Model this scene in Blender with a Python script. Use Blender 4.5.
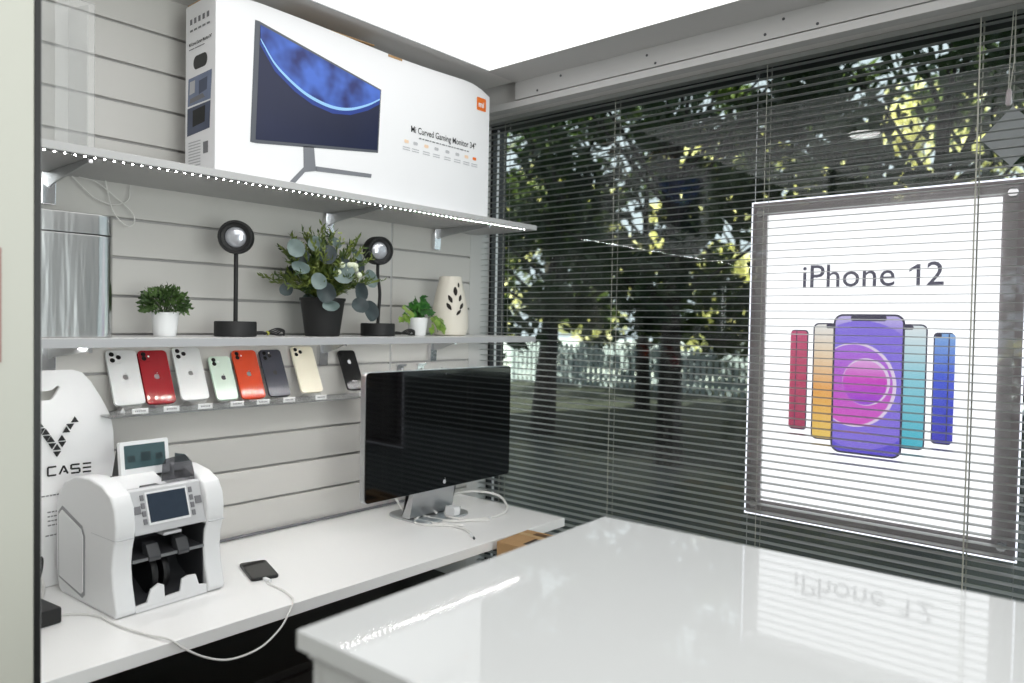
import bpy, bmesh, math, random
import numpy as np
from mathutils import Matrix, Vector

random.seed(7)
RNG = np.random.default_rng(11)
PI = math.pi
R = math.radians
for o in list(bpy.data.objects):
    bpy.data.objects.remove(o)
SC = bpy.context.scene
COL = SC.collection

# ------------------------------------------------------------------ camera
CAM = Vector((2.0221, -2.0916, 1.4028))
YAW, PITCH, ROLL = -0.71027, -0.02580, 0.01770
fwd = Vector((math.sin(YAW) * math.cos(PITCH), math.cos(YAW) * math.cos(PITCH), math.sin(PITCH)))
rgt = fwd.cross(Vector((0, 0, 1))).normalized()
upv = rgt.cross(fwd)
r2 = rgt * math.cos(ROLL) + upv * math.sin(ROLL)
u2 = -rgt * math.sin(ROLL) + upv * math.cos(ROLL)
cam = bpy.data.cameras.new('camera')
cam.sensor_width = 36
cam.sensor_fit = 'HORIZONTAL'
cam.lens = 740.39 / 1024 * 36
cam.clip_start = 0.02
cam.clip_end = 300
cam.dof.use_dof = True
cam.dof.focus_distance = 2.0
cam.dof.aperture_fstop = 3.0
camo = bpy.data.objects.new('camera', cam)
m3 = Matrix((r2, u2, -fwd)).transposed()
camo.matrix_world = Matrix.Translation(CAM) @ m3.to_4x4()
COL.objects.link(camo)
SC.camera = camo

# ------------------------------------------------------------------ world, sun, exposure
SC.view_settings.view_transform = 'Standard'
SC.view_settings.look = 'None'
SC.view_settings.gamma = 1.0
SC.view_settings.use_curve_mapping = False
SC.view_settings.exposure = 0.42
SC.cycles.transparent_max_bounces = 40
SC.cycles.max_bounces = 12
W = bpy.data.worlds.new('world')
SC.world = W
W.use_nodes = True
bg = W.node_tree.nodes['Background']
bg.inputs['Color'].default_value = (0.86, 0.94, 1.0, 1)
bg.inputs['Strength'].default_value = 1.05
sun = bpy.data.lights.new('sun', 'SUN')
sun.energy = 16.0
sun.angle = R(0.6)
sun.color = (1.0, 0.93, 0.78)
suno = bpy.data.objects.new('sun', sun)
suno.rotation_euler = Vector((0.30, 0.75, -0.82)).to_track_quat('-Z', 'Y').to_euler()
suno.location = (0, -12, 14)
COL.objects.link(suno)
# added fill light behind the right wall, for front light on slatwall and carton
fill = bpy.data.lights.new('right_fill', 'AREA')
fill.shape = 'RECTANGLE'
fill.size, fill.size_y = 2.5, 1.35
fillo = bpy.data.objects.new('right_fill', fill)
fillo.location = (3.78, -1.75, 1.40)
fillo.rotation_euler = Vector((-1, 0, 0)).to_track_quat('-Z', 'Z').to_euler()
COL.objects.link(fillo)
CEIL_LIGHT = 1.25
LED_LIGHT = 70.0
LED_LOW_LIGHT = 420.0
FILL_LIGHT = 75.0
fill.energy = FILL_LIGHT
fill.color = (1.0, 0.985, 0.955)
POSTER_LIGHT = 1.15
PRINT_LIGHT = 0.74


# ------------------------------------------------------------------ colour and material helpers
def lin(c):
    c = c / 255
    return c / 12.92 if c <= 0.04045 else ((c + 0.055) / 1.055) ** 2.4


def rgb(r, g, b):
    return (lin(r), lin(g), lin(b), 1)


MATS = {}


def mat(name, col, rough=0.5, metal=0.0, var=0.0, scale=20, bump=0.0, bscale=200, coat=0.0, spec=0.5, trans=0.0,
        stretch=None):
    if name in MATS:
        return MATS[name]
    m = bpy.data.materials.new(name)
    m.use_nodes = True
    nt = m.node_tree
    b = nt.nodes['Principled BSDF']
    b.inputs['Base Color'].default_value = col
    b.inputs['Roughness'].default_value = rough
    b.inputs['Metallic'].default_value = metal
    b.inputs['Specular IOR Level'].default_value = spec
    b.inputs['Coat Weight'].default_value = coat
    b.inputs['Transmission Weight'].default_value = trans
    tc = nt.nodes.new('ShaderNodeTexCoord')
    mp = nt.nodes.new('ShaderNodeMapping')
    nt.links.new(tc.outputs['Object'], mp.inputs['Vector'])
    if stretch:
        mp.inputs['Scale'].default_value = stretch
    if var > 0:
        n = nt.nodes.new('ShaderNodeTexNoise')
        n.inputs['Scale'].default_value = scale
        n.inputs['Detail'].default_value = 4
        nt.links.new(mp.outputs['Vector'], n.inputs['Vector'])
        mx = nt.nodes.new('ShaderNodeMix')
        mx.data_type = 'RGBA'
        mx.inputs[6].default_value = tuple(max(0, c * (1 - var)) for c in col[:3]) + (1,)
        mx.inputs[7].default_value = tuple(min(1, c * (1 + var)) for c in col[:3]) + (1,)
        nt.links.new(n.outputs['Fac'], mx.inputs[0])
        nt.links.new(mx.outputs[2], b.inputs['Base Color'])
    if bump > 0:
        n2 = nt.nodes.new('ShaderNodeTexNoise')
        n2.inputs['Scale'].default_value = bscale
        n2.inputs['Detail'].default_value = 3
        nt.links.new(mp.outputs['Vector'], n2.inputs['Vector'])
        bp = nt.nodes.new('ShaderNodeBump')
        bp.inputs['Strength'].default_value = bump
        bp.inputs['Distance'].default_value = 0.002
        nt.links.new(n2.outputs['Fac'], bp.inputs['Height'])
        nt.links.new(bp.outputs['Normal'], b.inputs['Normal'])
    MATS[name] = m
    return m


def emit(name, col, strength):
    if name in MATS:
        return MATS[name]
    m = bpy.data.materials.new(name)
    m.use_nodes = True
    nt = m.node_tree
    nt.nodes.clear()
    o = nt.nodes.new('ShaderNodeOutputMaterial')
    e = nt.nodes.new('ShaderNodeEmission')
    e.inputs['Color'].default_value = col
    e.inputs['Strength'].default_value = strength
    nt.links.new(e.outputs[0], o.inputs[0])
    MATS[name] = m
    return m


def emit_grad(name, stops, strength, vec, lo, hi):
    """backlit print: colour runs along a direction of the object"""
    m = bpy.data.materials.new(name)
    m.use_nodes = True
    nt = m.node_tree
    nt.nodes.clear()
    o = nt.nodes.new('ShaderNodeOutputMaterial')
    e = nt.nodes.new('ShaderNodeEmission')
    tc = nt.nodes.new('ShaderNodeTexCoord')
    dt = nt.nodes.new('ShaderNodeVectorMath')
    dt.operation = 'DOT_PRODUCT'
    dt.inputs[1].default_value = vec
    mr = nt.nodes.new('ShaderNodeMapRange')
    mr.inputs['From Min'].default_value = lo
    mr.inputs['From Max'].default_value = hi
    cr = nt.nodes.new('ShaderNodeValToRGB')
    els = cr.color_ramp.elements
    els[0].position, els[0].color = stops[0]
    els[1].position, els[1].color = stops[-1]
    for pos, c in stops[1:-1]:
        x = els.new(pos)
        x.color = c
    e.inputs['Strength'].default_value = strength
    nt.links.new(tc.outputs['Object'], dt.inputs[0])
    nt.links.new(dt.outputs['Value'], mr.inputs['Value'])
    nt.links.new(mr.outputs[0], cr.inputs[0])
    nt.links.new(cr.outputs[0], e.inputs['Color'])
    nt.links.new(e.outputs[0], o.inputs[0])
    return m


def thin_glass(name, tint, ior=1.5, rough=0.0, haze=0.0, hazecol=(0.6, 0.6, 0.6, 1)):
    """a thin clear sheet: transparent with Fresnel reflection"""
    m = bpy.data.materials.new(name)
    m.use_nodes = True
    nt = m.node_tree
    nt.nodes.clear()
    o = nt.nodes.new('ShaderNodeOutputMaterial')
    t = nt.nodes.new('ShaderNodeBsdfTransparent')
    t.inputs['Color'].default_value = tint
    g = nt.nodes.new('ShaderNodeBsdfGlossy')
    g.inputs['Roughness'].default_value = rough
    f = nt.nodes.new('ShaderNodeFresnel')
    f.inputs['IOR'].default_value = ior
    mx = nt.nodes.new('ShaderNodeMixShader')
    nt.links.new(f.outputs[0], mx.inputs[0])
    nt.links.new(t.outputs[0], mx.inputs[1])
    nt.links.new(g.outputs[0], mx.inputs[2])
    out = mx
    if haze > 0:
        d = nt.nodes.new('ShaderNodeBsdfDiffuse')
        d.inputs['Color'].default_value = hazecol
        m2 = nt.nodes.new('ShaderNodeMixShader')
        m2.inputs[0].default_value = haze
        nt.links.new(mx.outputs[0], m2.inputs[1])
        nt.links.new(d.outputs[0], m2.inputs[2])
        out = m2
    nt.links.new(out.outputs[0], o.inputs[0])
    return m


def leaf_mat(name, c1, c2, rough=0.5, transl=0.35, scale=3):
    m = bpy.data.materials.new(name)
    m.use_nodes = True
    nt = m.node_tree
    b = nt.nodes['Principled BSDF']
    o = nt.nodes['Material Output']
    tc = nt.nodes.new('ShaderNodeTexCoord')
    n = nt.nodes.new('ShaderNodeTexNoise')
    n.inputs['Scale'].default_value = scale
    n.inputs['Detail'].default_value = 2
    nt.links.new(tc.outputs['Object'], n.inputs['Vector'])
    cr = nt.nodes.new('ShaderNodeValToRGB')
    cr.color_ramp.elements[0].position = 0.35
    cr.color_ramp.elements[0].color = c1
    cr.color_ramp.elements[1].position = 0.65
    cr.color_ramp.elements[1].color = c2
    nt.links.new(n.outputs['Fac'], cr.inputs[0])
    nt.links.new(cr.outputs[0], b.inputs['Base Color'])
    b.inputs['Roughness'].default_value = rough
    t = nt.nodes.new('ShaderNodeBsdfTranslucent')
    nt.links.new(cr.outputs[0], t.inputs['Color'])
    mx = nt.nodes.new('ShaderNodeMixShader')
    mx.inputs[0].default_value = transl
    nt.links.new(b.outputs[0], mx.inputs[1])
    nt.links.new(t.outputs[0], mx.inputs[2])
    nt.links.new(mx.outputs[0], o.inputs[0])
    return m


# ------------------------------------------------------------------ geometry helpers
class G:
    def __init__(self):
        self.v = []
        self.f = []

    def add(self, vs, fs):
        k = len(self.v)
        self.v += [tuple(x) for x in vs]
        self.f += [tuple(i + k for i in f) for f in fs]
        return self

    def box(self, x0, x1, y0, y1, z0, z1):
        return self.add([(x0, y0, z0), (x1, y0, z0), (x1, y1, z0), (x0, y1, z0),
                         (x0, y0, z1), (x1, y0, z1), (x1, y1, z1), (x0, y1, z1)],
                        [(0, 3, 2, 1), (4, 5, 6, 7), (0, 1, 5, 4), (1, 2, 6, 5), (2, 3, 7, 6), (3, 0, 4, 7)])

    def prism(self, poly, axis, a, b):
        """poly: 2D points; axis x -> (y,z), y -> (x,z), z -> (x,y)"""
        def P(q, t):
            return {'x': (t, q[0], q[1]), 'y': (q[0], t, q[1]), 'z': (q[0], q[1], t)}[axis]
        n = len(poly)
        vs = [P(q, a) for q in poly] + [P(q, b) for q in poly]
        fs = [tuple(range(n))[::-1], tuple(range(n, 2 * n))]
        fs += [(i, (i + 1) % n, n + (i + 1) % n, n + i) for i in range(n)]
        return self.add(vs, fs)

    def flat(self, poly, axis, t):
        def P(q):
            return {'x': (t, q[0], q[1]), 'y': (q[0], t, q[1]), 'z': (q[0], q[1], t)}[axis]
        return self.add([P(q) for q in poly], [tuple(range(len(poly)))])

    def cyl(self, p0, p1, r0, r1=None, n=24, cap=True):
        if r1 is None:
            r1 = r0
        p0, p1 = Vector(p0), Vector(p1)
        d = (p1 - p0).normalized()
        a = d.orthogonal().normalized()
        b = d.cross(a)
        vs = []
        for p, r in ((p0, r0), (p1, r1)):
            for i in range(n):
                t = 2 * PI * i / n
                vs.append(p + a * (r * math.cos(t)) + b * (r * math.sin(t)))
        fs = [(i, (i + 1) % n, n + (i + 1) % n, n + i) for i in range(n)]
        if cap:
            fs += [tuple(range(n))[::-1], tuple(range(n, 2 * n))]
        return self.add(vs, fs)

    def lathe(self, prof, c=(0, 0, 0), n=32, axis='z', cap=True):
        """prof: (r, h) pairs"""
        vs = []
        for r, h in prof:
            for i in range(n):
                t = 2 * PI * i / n
                q = (r * math.cos(t), r * math.sin(t), h)
                if axis == 'x':
                    q = (h, r * math.cos(t), r * math.sin(t))
                if axis == 'y':
                    q = (r * math.cos(t), h, -r * math.sin(t))
                vs.append((q[0] + c[0], q[1] + c[1], q[2] + c[2]))
        fs = []
        m = len(prof)
        for j in range(m - 1):
            for i in range(n):
                fs.append((j * n + i, j * n + (i + 1) % n, (j + 1) * n + (i + 1) % n, (j + 1) * n + i))
        if cap:
            fs += [tuple(range(n))[::-1], tuple(range((m - 1) * n, m * n))]
        return self.add(vs, fs)

    def tube(self, pts, r, n=8, taper=None):
        pts = [Vector(p) for p in pts]
        m = len(pts)
        up = Vector((0, 0, 1))
        vs = []
        last = None
        for i, p in enumerate(pts):
            d = (pts[min(i + 1, m - 1)] - pts[max(i - 1, 0)]).normalized()
            if last is None:
                a = d.cross(up)
                if a.length < 1e-3:
                    a = d.orthogonal()
                a.normalize()
            else:
                a = (last - d * last.dot(d))
                if a.length < 1e-4:
                    a = d.orthogonal()
                a.normalize()
            last = a
            b = d.cross(a)
            rr = r * (taper[i] if taper else 1)
            for k in range(n):
                t = 2 * PI * k / n
                vs.append(p + a * (rr * math.cos(t)) + b * (rr * math.sin(t)))
        fs = []
        for j in range(m - 1):
            for k in range(n):
                fs.append((j * n + k, j * n + (k + 1) % n, (j + 1) * n + (k + 1) % n, (j + 1) * n + k))
        fs += [tuple(range(n))[::-1], tuple(range((m - 1) * n, m * n))]
        return self.add(vs, fs)

    def ball(self, c, r, n=12, m=8, sc=(1, 1, 1)):
        vs = [(c[0], c[1], c[2] - r * sc[2])]
        for j in range(1, m):
            t = PI * j / m - PI / 2
            for i in range(n):
                a = 2 * PI * i / n
                vs.append((c[0] + r * sc[0] * math.cos(t) * math.cos(a), c[1] + r * sc[1] * math.cos(t) * math.sin(a),
                           c[2] + r * sc[2] * math.sin(t)))
        vs.append((c[0], c[1], c[2] + r * sc[2]))
        fs = [(0, 1 + (i + 1) % n, 1 + i) for i in range(n)]
        for j in range(m - 2):
            for i in range(n):
                fs.append((1 + j * n + i, 1 + j * n + (i + 1) % n, 1 + (j + 1) * n + (i + 1) % n, 1 + (j + 1) * n + i))
        k = len(vs) - 1
        fs += [(k, 1 + (m - 2) * n + i, 1 + (m - 2) * n + (i + 1) % n) for i in range(n)]
        return self.add(vs, fs)

    def mesh(self, name, bevel=0, seg=2, smooth=True, angle=35):
        me = bpy.data.meshes.new(name)
        me.from_pydata([tuple(v) for v in self.v], [], self.f)
        me.validate()
        if bevel > 0:
            bm = bmesh.new()
            bm.from_mesh(me)
            bmesh.ops.recalc_face_normals(bm, faces=bm.faces)
            es = [e for e in bm.edges if len(e.link_faces) == 2 and e.calc_face_angle(0) > R(30)]
            bmesh.ops.bevel(bm, geom=es, offset=bevel, segments=seg, affect='EDGES', profile=0.6, clamp_overlap=True)
            bm.to_mesh(me)
            bm.free()
            me['bevelled'] = 1
        me.update()
        if smooth:
            me.shade_smooth()
            me.set_sharp_from_angle(angle=R(angle))
        return me


def spline(pts, n=8):
    """Catmull-Rom through points"""
    P = [Vector(p) for p in pts]
    P = [P[0] * 2 - P[1]] + P + [P[-1] * 2 - P[-2]]
    out = []
    for i in range(1, len(P) - 2):
        for k in range(n):
            t = k / n
            a, b, c, d = P[i - 1], P[i], P[i + 1], P[i + 2]
            out.append(0.5 * ((2 * b) + (c - a) * t + (2 * a - 5 * b + 4 * c - d) * t * t + (3 * b - a - 3 * c + d) * t ** 3))
    out.append(P[-2])
    return out


def rrect(x0, x1, y0, y1, r, n=5):
    out = []
    for cx, cy, a in ((x1 - r, y1 - r, 0), (x0 + r, y1 - r, 90), (x0 + r, y0 + r, 180), (x1 - r, y0 + r, 270)):
        for i in range(n + 1):
            t = R(a + 90 * i / n)
            out.append((cx + r * math.cos(t), cy + r * math.sin(t)))
    return out


def circ(cx, cy, r, n=24, ry=None):
    ry = ry or r
    return [(cx + r * math.cos(2 * PI * i / n), cy + ry * math.sin(2 * PI * i / n)) for i in range(n)]


def put(name, me, m, parent=None, loc=None, rot=None):
    o = bpy.data.objects.new(name, me)
    COL.objects.link(o)
    if m and not me.materials:
        me.materials.append(m)
    if me.get('bevelled'):
        wn_ = o.modifiers.new('weighted_normals', 'WEIGHTED_NORMAL')
        wn_.weight = 100
        wn_.keep_sharp = True
    if parent:
        o.parent = parent
    if loc:
        o.location = loc
    if rot:
        o.rotation_euler = rot
    return o


def part(name, g, m, parent, bevel=0, seg=2, world=False, smooth=True, angle=35):
    me = g.mesh(name, bevel, seg, smooth, angle)
    o = put(name, me, m, parent)
    if world and parent:
        o.location = -Vector(origin(parent))
    return o


def origin(o):
    l = Vector((0, 0, 0))
    while o:
        l = l + o.location
        o = o.parent
    return l


def tag(o, label, cat, group=None):
    o['label'] = label
    o['category'] = cat
    if group:
        o['group'] = group
    return o


def thing(name, label, cat, loc=(0, 0, 0), rotz=0, group=None):
    o = bpy.data.objects.new(name, None)
    COL.objects.link(o)
    o.location = loc
    o.rotation_euler = (0, 0, rotz)
    o.empty_display_size = 0.05
    return tag(o, label, cat, group)


def struct(name, g, m, bevel=0, label=None):
    o = part(name, g, m, None, bevel)
    o['kind'] = 'structure'
    if label:
        o['label'] = label
    return o


def text_polys(s, width=None, size=1.0, bold=0.0):
    cu = bpy.data.curves.new('lettering', 'FONT')
    cu.body = s
    cu.size = size
    cu.offset = bold
    cu.resolution_u = 3
    ob = bpy.data.objects.new('lettering', cu)
    COL.objects.link(ob)
    dg = bpy.context.evaluated_depsgraph_get()
    me = bpy.data.meshes.new_from_object(ob.evaluated_get(dg))
    v = np.array([x.co[:] for x in me.vertices])
    f = [tuple(p.vertices) for p in me.polygons]
    bpy.data.objects.remove(ob)
    bpy.data.curves.remove(cu)
    bpy.data.meshes.remove(me)
    v[:, 0] -= v[:, 0].min()
    if width:
        v *= width / v[:, 0].max()
    return v, f


def lettering(g, s, org, ux, uy, width=None, size=1.0, bold=0.0, ysc=1.0):
    v, f = text_polys(s, width, size, bold)
    org, ux, uy = Vector(org), Vector(ux), Vector(uy)
    g.add([org + ux * a[0] + uy * (a[1] * ysc) for a in v], f)
    return g


# ------------------------------------------------------------------ materials
M_board = mat('slatwall_board', rgb(206, 204, 200), 0.45, var=0.03, scale=3, spec=0.4)
M_groove = mat('groove_metal', rgb(176, 174, 174), 0.5, var=0.05)
M_plaster = mat('painted_plaster', rgb(206, 206, 204), 0.8, var=0.03, scale=6, bump=0.05)
M_ceil = mat('ceiling_paint', rgb(218, 216, 214), 0.8, var=0.02, scale=4)
M_header = mat('header_metal', rgb(188, 187, 186), 0.45, var=0.03, scale=8)
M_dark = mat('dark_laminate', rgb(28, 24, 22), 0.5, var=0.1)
M_floor = mat('floor_boards', rgb(74, 58, 45), 0.45, var=0.25, scale=3, stretch=(1, 12, 1))
M_white = mat('white_laminate', rgb(240, 240, 239), 0.3, var=0.01, scale=5)
M_gloss = mat('gloss_white_laminate', rgb(204, 206, 206), 0.045, var=0.008, scale=3, coat=0.4, spec=0.6)
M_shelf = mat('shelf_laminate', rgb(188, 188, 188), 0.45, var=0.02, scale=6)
M_chrome = mat('chrome', rgb(225, 225, 228), 0.12, 1.0, var=0.02)
M_alu = mat('brushed_aluminium', rgb(196, 198, 200), 0.3, 1.0, var=0.05, scale=30, stretch=(1, 1, 20))
M_steel = mat('stainless_steel', rgb(205, 205, 205), 0.2, 1.0, var=0.06, scale=40, bump=1.0, bscale=22, stretch=(1, 1, 0.10))
M_black = mat('black_plastic', rgb(20, 20, 21), 0.4, var=0.08)
M_blackm = mat('matt_black', rgb(24, 24, 25), 0.6, var=0.08)
M_screen = mat('black_glass', rgb(4, 4, 5), 0.05, var=0.02, spec=0.5)
M_wplastic = mat('white_plastic', rgb(236, 237, 238), 0.28, var=0.01, coat=0.15)
M_gplastic = mat('grey_plastic', rgb(196, 197, 199), 0.4, var=0.03)
M_dgrey = mat('dark_grey_plastic', rgb(66, 67, 70), 0.4, var=0.06)
M_cable = mat('white_cable', rgb(228, 227, 224), 0.45, var=0.02)
M_card = mat('carton_board', rgb(176, 140, 98), 0.8, var=0.08, scale=30, bump=0.1)
M_cardw = mat('white_coated_card', rgb(240, 240, 242), 0.5, var=0.012, scale=7, bump=0.06, bscale=30)
M_frame = mat('black_frame', rgb(16, 17, 18), 0.4, var=0.05)
M_slat = mat('blind_slat_aluminium', rgb(176, 178, 176), 0.38, 0.65, var=0.03, scale=10, spec=0.4)
M_cord = mat('blind_cord', rgb(170, 170, 160), 0.8, var=0.05)
M_glass = thin_glass('window_glass', (0.80, 0.84, 0.83, 1), 1.5)
M_acryl = thin_glass('clear_acrylic', (0.985, 0.99, 0.99, 1), 1.4, 0.02, 0.08, (0.9, 0.9, 0.9, 1))
M_acryl2 = thin_glass('poster_acrylic', (0.72, 0.73, 0.76, 1), 1.45, 0.05, 0.5, (0.62, 0.55, 0.56, 1))
M_smoke = thin_glass('smoked_acrylic', (0.5, 0.5, 0.52, 1), 1.45, 0.02, 0.08, (0.4, 0.4, 0.42, 1))
M_ink = mat('black_print', rgb(22, 22, 24), 0.6, var=0.02)
M_inkg = mat('grey_print', rgb(120, 120, 124), 0.6, var=0.02)
M_inkl = mat('light_grey_print', rgb(190, 190, 194), 0.6, var=0.02)
M_orange = mat('orange_print', rgb(238, 118, 34), 0.5, var=0.02)

# ================================================================== THE SETTING
ZC = 2.253          # ceiling height
Z0 = 1.353          # height of the groove behind the lower shelf

struct('floor', G().box(-0.1, 3.6, -3.8, 0.2, -0.05, 0), M_floor)

# slatwall: backing + individual boards with open grooves
wl = struct('wall_left', G().box(-0.10, -0.012, -3.8, 0.0, 0, ZC), M_groove,
            label='light grey slatwall with horizontal grooves behind the shelves')
for (ya, yb) in ((-3.2, -0.399), (-0.391, 0.0)):
    base = None
    for k in range(-7, 9):
        za = Z0 + 0.1 * k + 0.0035
        zb = Z0 + 0.1 * (k + 1) - 0.0035
        if k == -7:
            za = 0.0
        if k == 8:
            zb = ZC
        if base is None or k in (-7, 8):
            me = G().box(-0.0125, 0.0, ya, yb, -(zb - za) / 2, (zb - za) / 2).mesh('slat', 0.0012, 1)
            if k not in (-7, 8):
                base = me
        else:
            me = base
        put('slat', me, M_board, wl, (0, 0, (za + zb) / 2))
part('seam_strip', G().box(-0.012, -0.002, -0.3985, -0.3915, 0.7, ZC), M_shelf, wl)

struct('ceiling', G().box(-0.10, 3.6, -3.8, -0.095, ZC, ZC + 0.08), M_ceil)
struct('wall_back', G().box(-0.1, 3.6, -3.9, -3.8, 0, ZC), M_plaster)
struct('wall_right', G().box(3.6, 3.7, -3.9, 0.2, 0, 0.7).box(3.6, 3.7, -3.9, 0.2, 2.1, ZC).box(3.6, 3.7, -3.9, -3.05, 0.7, 2.1).box(3.6, 3.7, -0.45, 0.2, 0.7, 2.1), M_plaster)
w2 = struct('added_window', G().box(3.61, 3.69, -3.05, -0.45, 0.70, 0.74).box(3.61, 3.69, -3.05, -0.45, 2.06, 2.10).box(3.61, 3.69, -3.05, -3.01, 0.74, 2.06).box(3.61, 3.69, -0.49, -0.45, 0.74, 2.06), M_frame,  # unseen opening, added so the fill light can reach the slatwall
            label='window added in the unseen right wall to give front light')
part('pane', G().add([(3.65, -3.01, 0.74), (3.65, -0.49, 0.74), (3.65, -0.49, 2.06), (3.65, -3.01, 2.06)], [(0, 1, 2, 3)]), M_glass, w2)

# header above the window: soffit strip plus a stepped metal face, right of the slatwall recess
hd = struct('trim_1', G().box(0.300, 3.6, -0.095, -0.060, ZC - 0.065, ZC), M_header,
            label='grey metal header panel with small screws above the blind')
part('header_rail', G().box(0.16, 3.6, -0.100, -0.059, ZC - 0.0925, ZC - 0.0705), M_header, hd)
part('soffit_strip', G().box(0.300, 3.6, -0.2425, -0.097, ZC - 0.004, ZC - 0.0005), M_header, hd)
part('header_back', G().box(-0.1, 3.6, -0.058, 0.2, ZC - 0.063, ZC + 0.08), M_ceil, hd)
scr = None
for x, z in ((0.40, ZC - 0.05), (0.83, ZC - 0.025), (0.86, ZC - 0.055), (1.2, ZC - 0.05), (1.25, ZC - 0.02), (1.34, ZC - 0.055), (0.5, ZC - 0.02)):
    if scr is None:
        scr = G().lathe([(0.004, 0), (0.004, -0.0015), (0.002, -0.0025)], n=10, axis='y').mesh('screw')
    put('screw', scr, M_dgrey, hd, (x, -0.095, z))

# unseen block added above the room to shade the yard, and outer walls
struct('shade_block', G().box(-9, 9, -14, 0.21, ZC + 0.10, 15.5), M_plaster, label='plain unseen block above the room, added to shade the yard')
struct('wall_outer_left', G().box(-9, -0.11, -0.02, 0.21, -0.1, ZC + 0.1), M_plaster)
struct('wall_outer_right', G().box(3.71, 9, -0.02, 0.21, -0.1, ZC + 0.1), M_plaster)

# window: jamb, black frame, double glazing
wn = struct('window_1', G().box(-0.10, 3.6, 0.115, 0.21, 0, 0.20), M_frame,
            label='wide double glazed shop window with black frame')
part('jamb', G().box(-0.10, 0.0, 0.0, 0.20, 0, ZC - 0.06), M_plaster, wn)
part('frame_post', G().box(0.0005, 0.012, 0.110, 0.1345, 0.2, ZC - 0.06), M_frame, wn)
part('glazing_bead', G().box(0.0005, 0.011, 0.1350, 0.1500, 0.2, ZC - 0.06), M_wplastic, wn)
part('frame_post', G().box(0.0005, 0.014, 0.1505, 0.19, 0.2, ZC - 0.06), M_frame, wn)
part('frame_post', G().box(3.52, 3.599, 0.11, 0.19, 0.2, ZC - 0.06), M_frame, wn)
part('frame_rail', G().box(0.0005, 3.599, 0.118, 0.19, ZC - 0.078, ZC - 0.065), M_frame, wn)
part('pane', G().add([(0.014, 0.160, 0.2), (3.52, 0.160, 0.2), (3.52, 0.160, ZC - 0.078), (0.014, 0.160, ZC - 0.078)], [(0, 1, 2, 3)]), M_glass, wn)
part('pane', G().add([(0.014, 0.178, 0.2), (3.52, 0.178, 0.2), (3.52, 0.178, ZC - 0.078), (0.014, 0.178, ZC - 0.078)], [(0, 1, 2, 3)]), M_glass, wn)

# door leaf at the left edge of the view with its black brush seal
M_door = mat('door_paint', rgb(192, 193, 183), 0.5, var=0.02, scale=3)
dr = struct('door_1', G().box(0.690, 0.728, -2.60, -1.7095, 0.01, ZC - 0.003), M_door, 0.002,
            label='beige door leaf with black edge seal close by on the left')
part('edge_seal', G().box(0.695, 0.7285, -1.7090, -1.7005, 0.01, ZC - 0.003), M_frame, dr)
part('seal_lip', G().box(0.708, 0.716, -1.7000, -1.6960, 0.01, ZC - 0.003), mat('grey_rubber', rgb(150, 150, 150), 0.6, var=0.05), dr)
part('lock_plate', G().box(0.7285, 0.7305, -1.83, -1.7525, 1.33, 1.50), mat('brown_lock_plate', rgb(150, 116, 108), 0.4, var=0.05), dr)

# ================================================================== LIGHTS THE ROOM HAS
lp = thing('ceiling_light_panel', 'large bright white luminous ceiling panel above the room', 'ceiling light', (1.7, -1.7, ZC))
part('diffuser', G().box(0.312 - 1.7, 3.2 - 1.7, -3.4 + 1.7, -0.2435 + 1.7, -0.0035, -0.0006),
     emit('luminous_ceiling', (1.0, 0.995, 0.985, 1), CEIL_LIGHT), lp, smooth=False)
part('edge_profile', G().box(0.3055 - 1.7, 0.3115 - 1.7, -3.4 + 1.7, -0.2435 + 1.7, -0.006, -0.0006), M_gplastic, lp)


def ceiling_spot(loc, label, size=0.06, power=None, aim=None):
    t = thing('ceiling_spotlight', label, 'spotlight', loc, 0, 'ceiling spotlights')
    part('housing', G().lathe([(size * 0.9, 0), (size * 1.15, -0.012), (size * 1.15, -0.05), (size * 1.05, -0.055)], n=32), M_wplastic, t)
    part('lens', G().lathe([(size, -0.0555), (size * 0.96, -0.060), (size * 0.5, -0.062)], n=32),
         emit('spot_lens', (1, 0.99, 0.97, 1), 14.0), t)
    return t


ceiling_spot((1.12, -0.80, ZC - 0.004), 'round white spotlight on the ceiling, mirrored in the window glass')

# ================================================================== SHELVES ON THE SLATWALL
SH1 = 1.743   # underside of upper shelf
SH2 = 1.352   # top of lower shelf


def bracket(parent, y, ztop, depth):
    b = part('bracket', G().prism([(0.0, -0.02), (0.004, -0.075), (0.018, -0.078), (0.022, -0.02), (0.024, 0)], 'y', y - 0.016, y + 0.016)
             , M_chrome, parent, 0.003)
    b.location = Vector((0.0006, 0, ztop)) - origin(parent)
    a = part('bracket_arm', G().prism([(0.02, -0.001), (0.02, -0.038), (0.06, -0.030), (depth, -0.009), (depth, -0.001)], 'y', y - 0.0025, y + 0.0025), M_alu, parent)
    a.location = Vector((0.0, 0, ztop)) - origin(parent)
    tip = part('arm_tip', G().box(depth - 0.001, depth + 0.004, y - 0.004, y + 0.004, -0.012, -0.0012), M_chrome, a)


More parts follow.
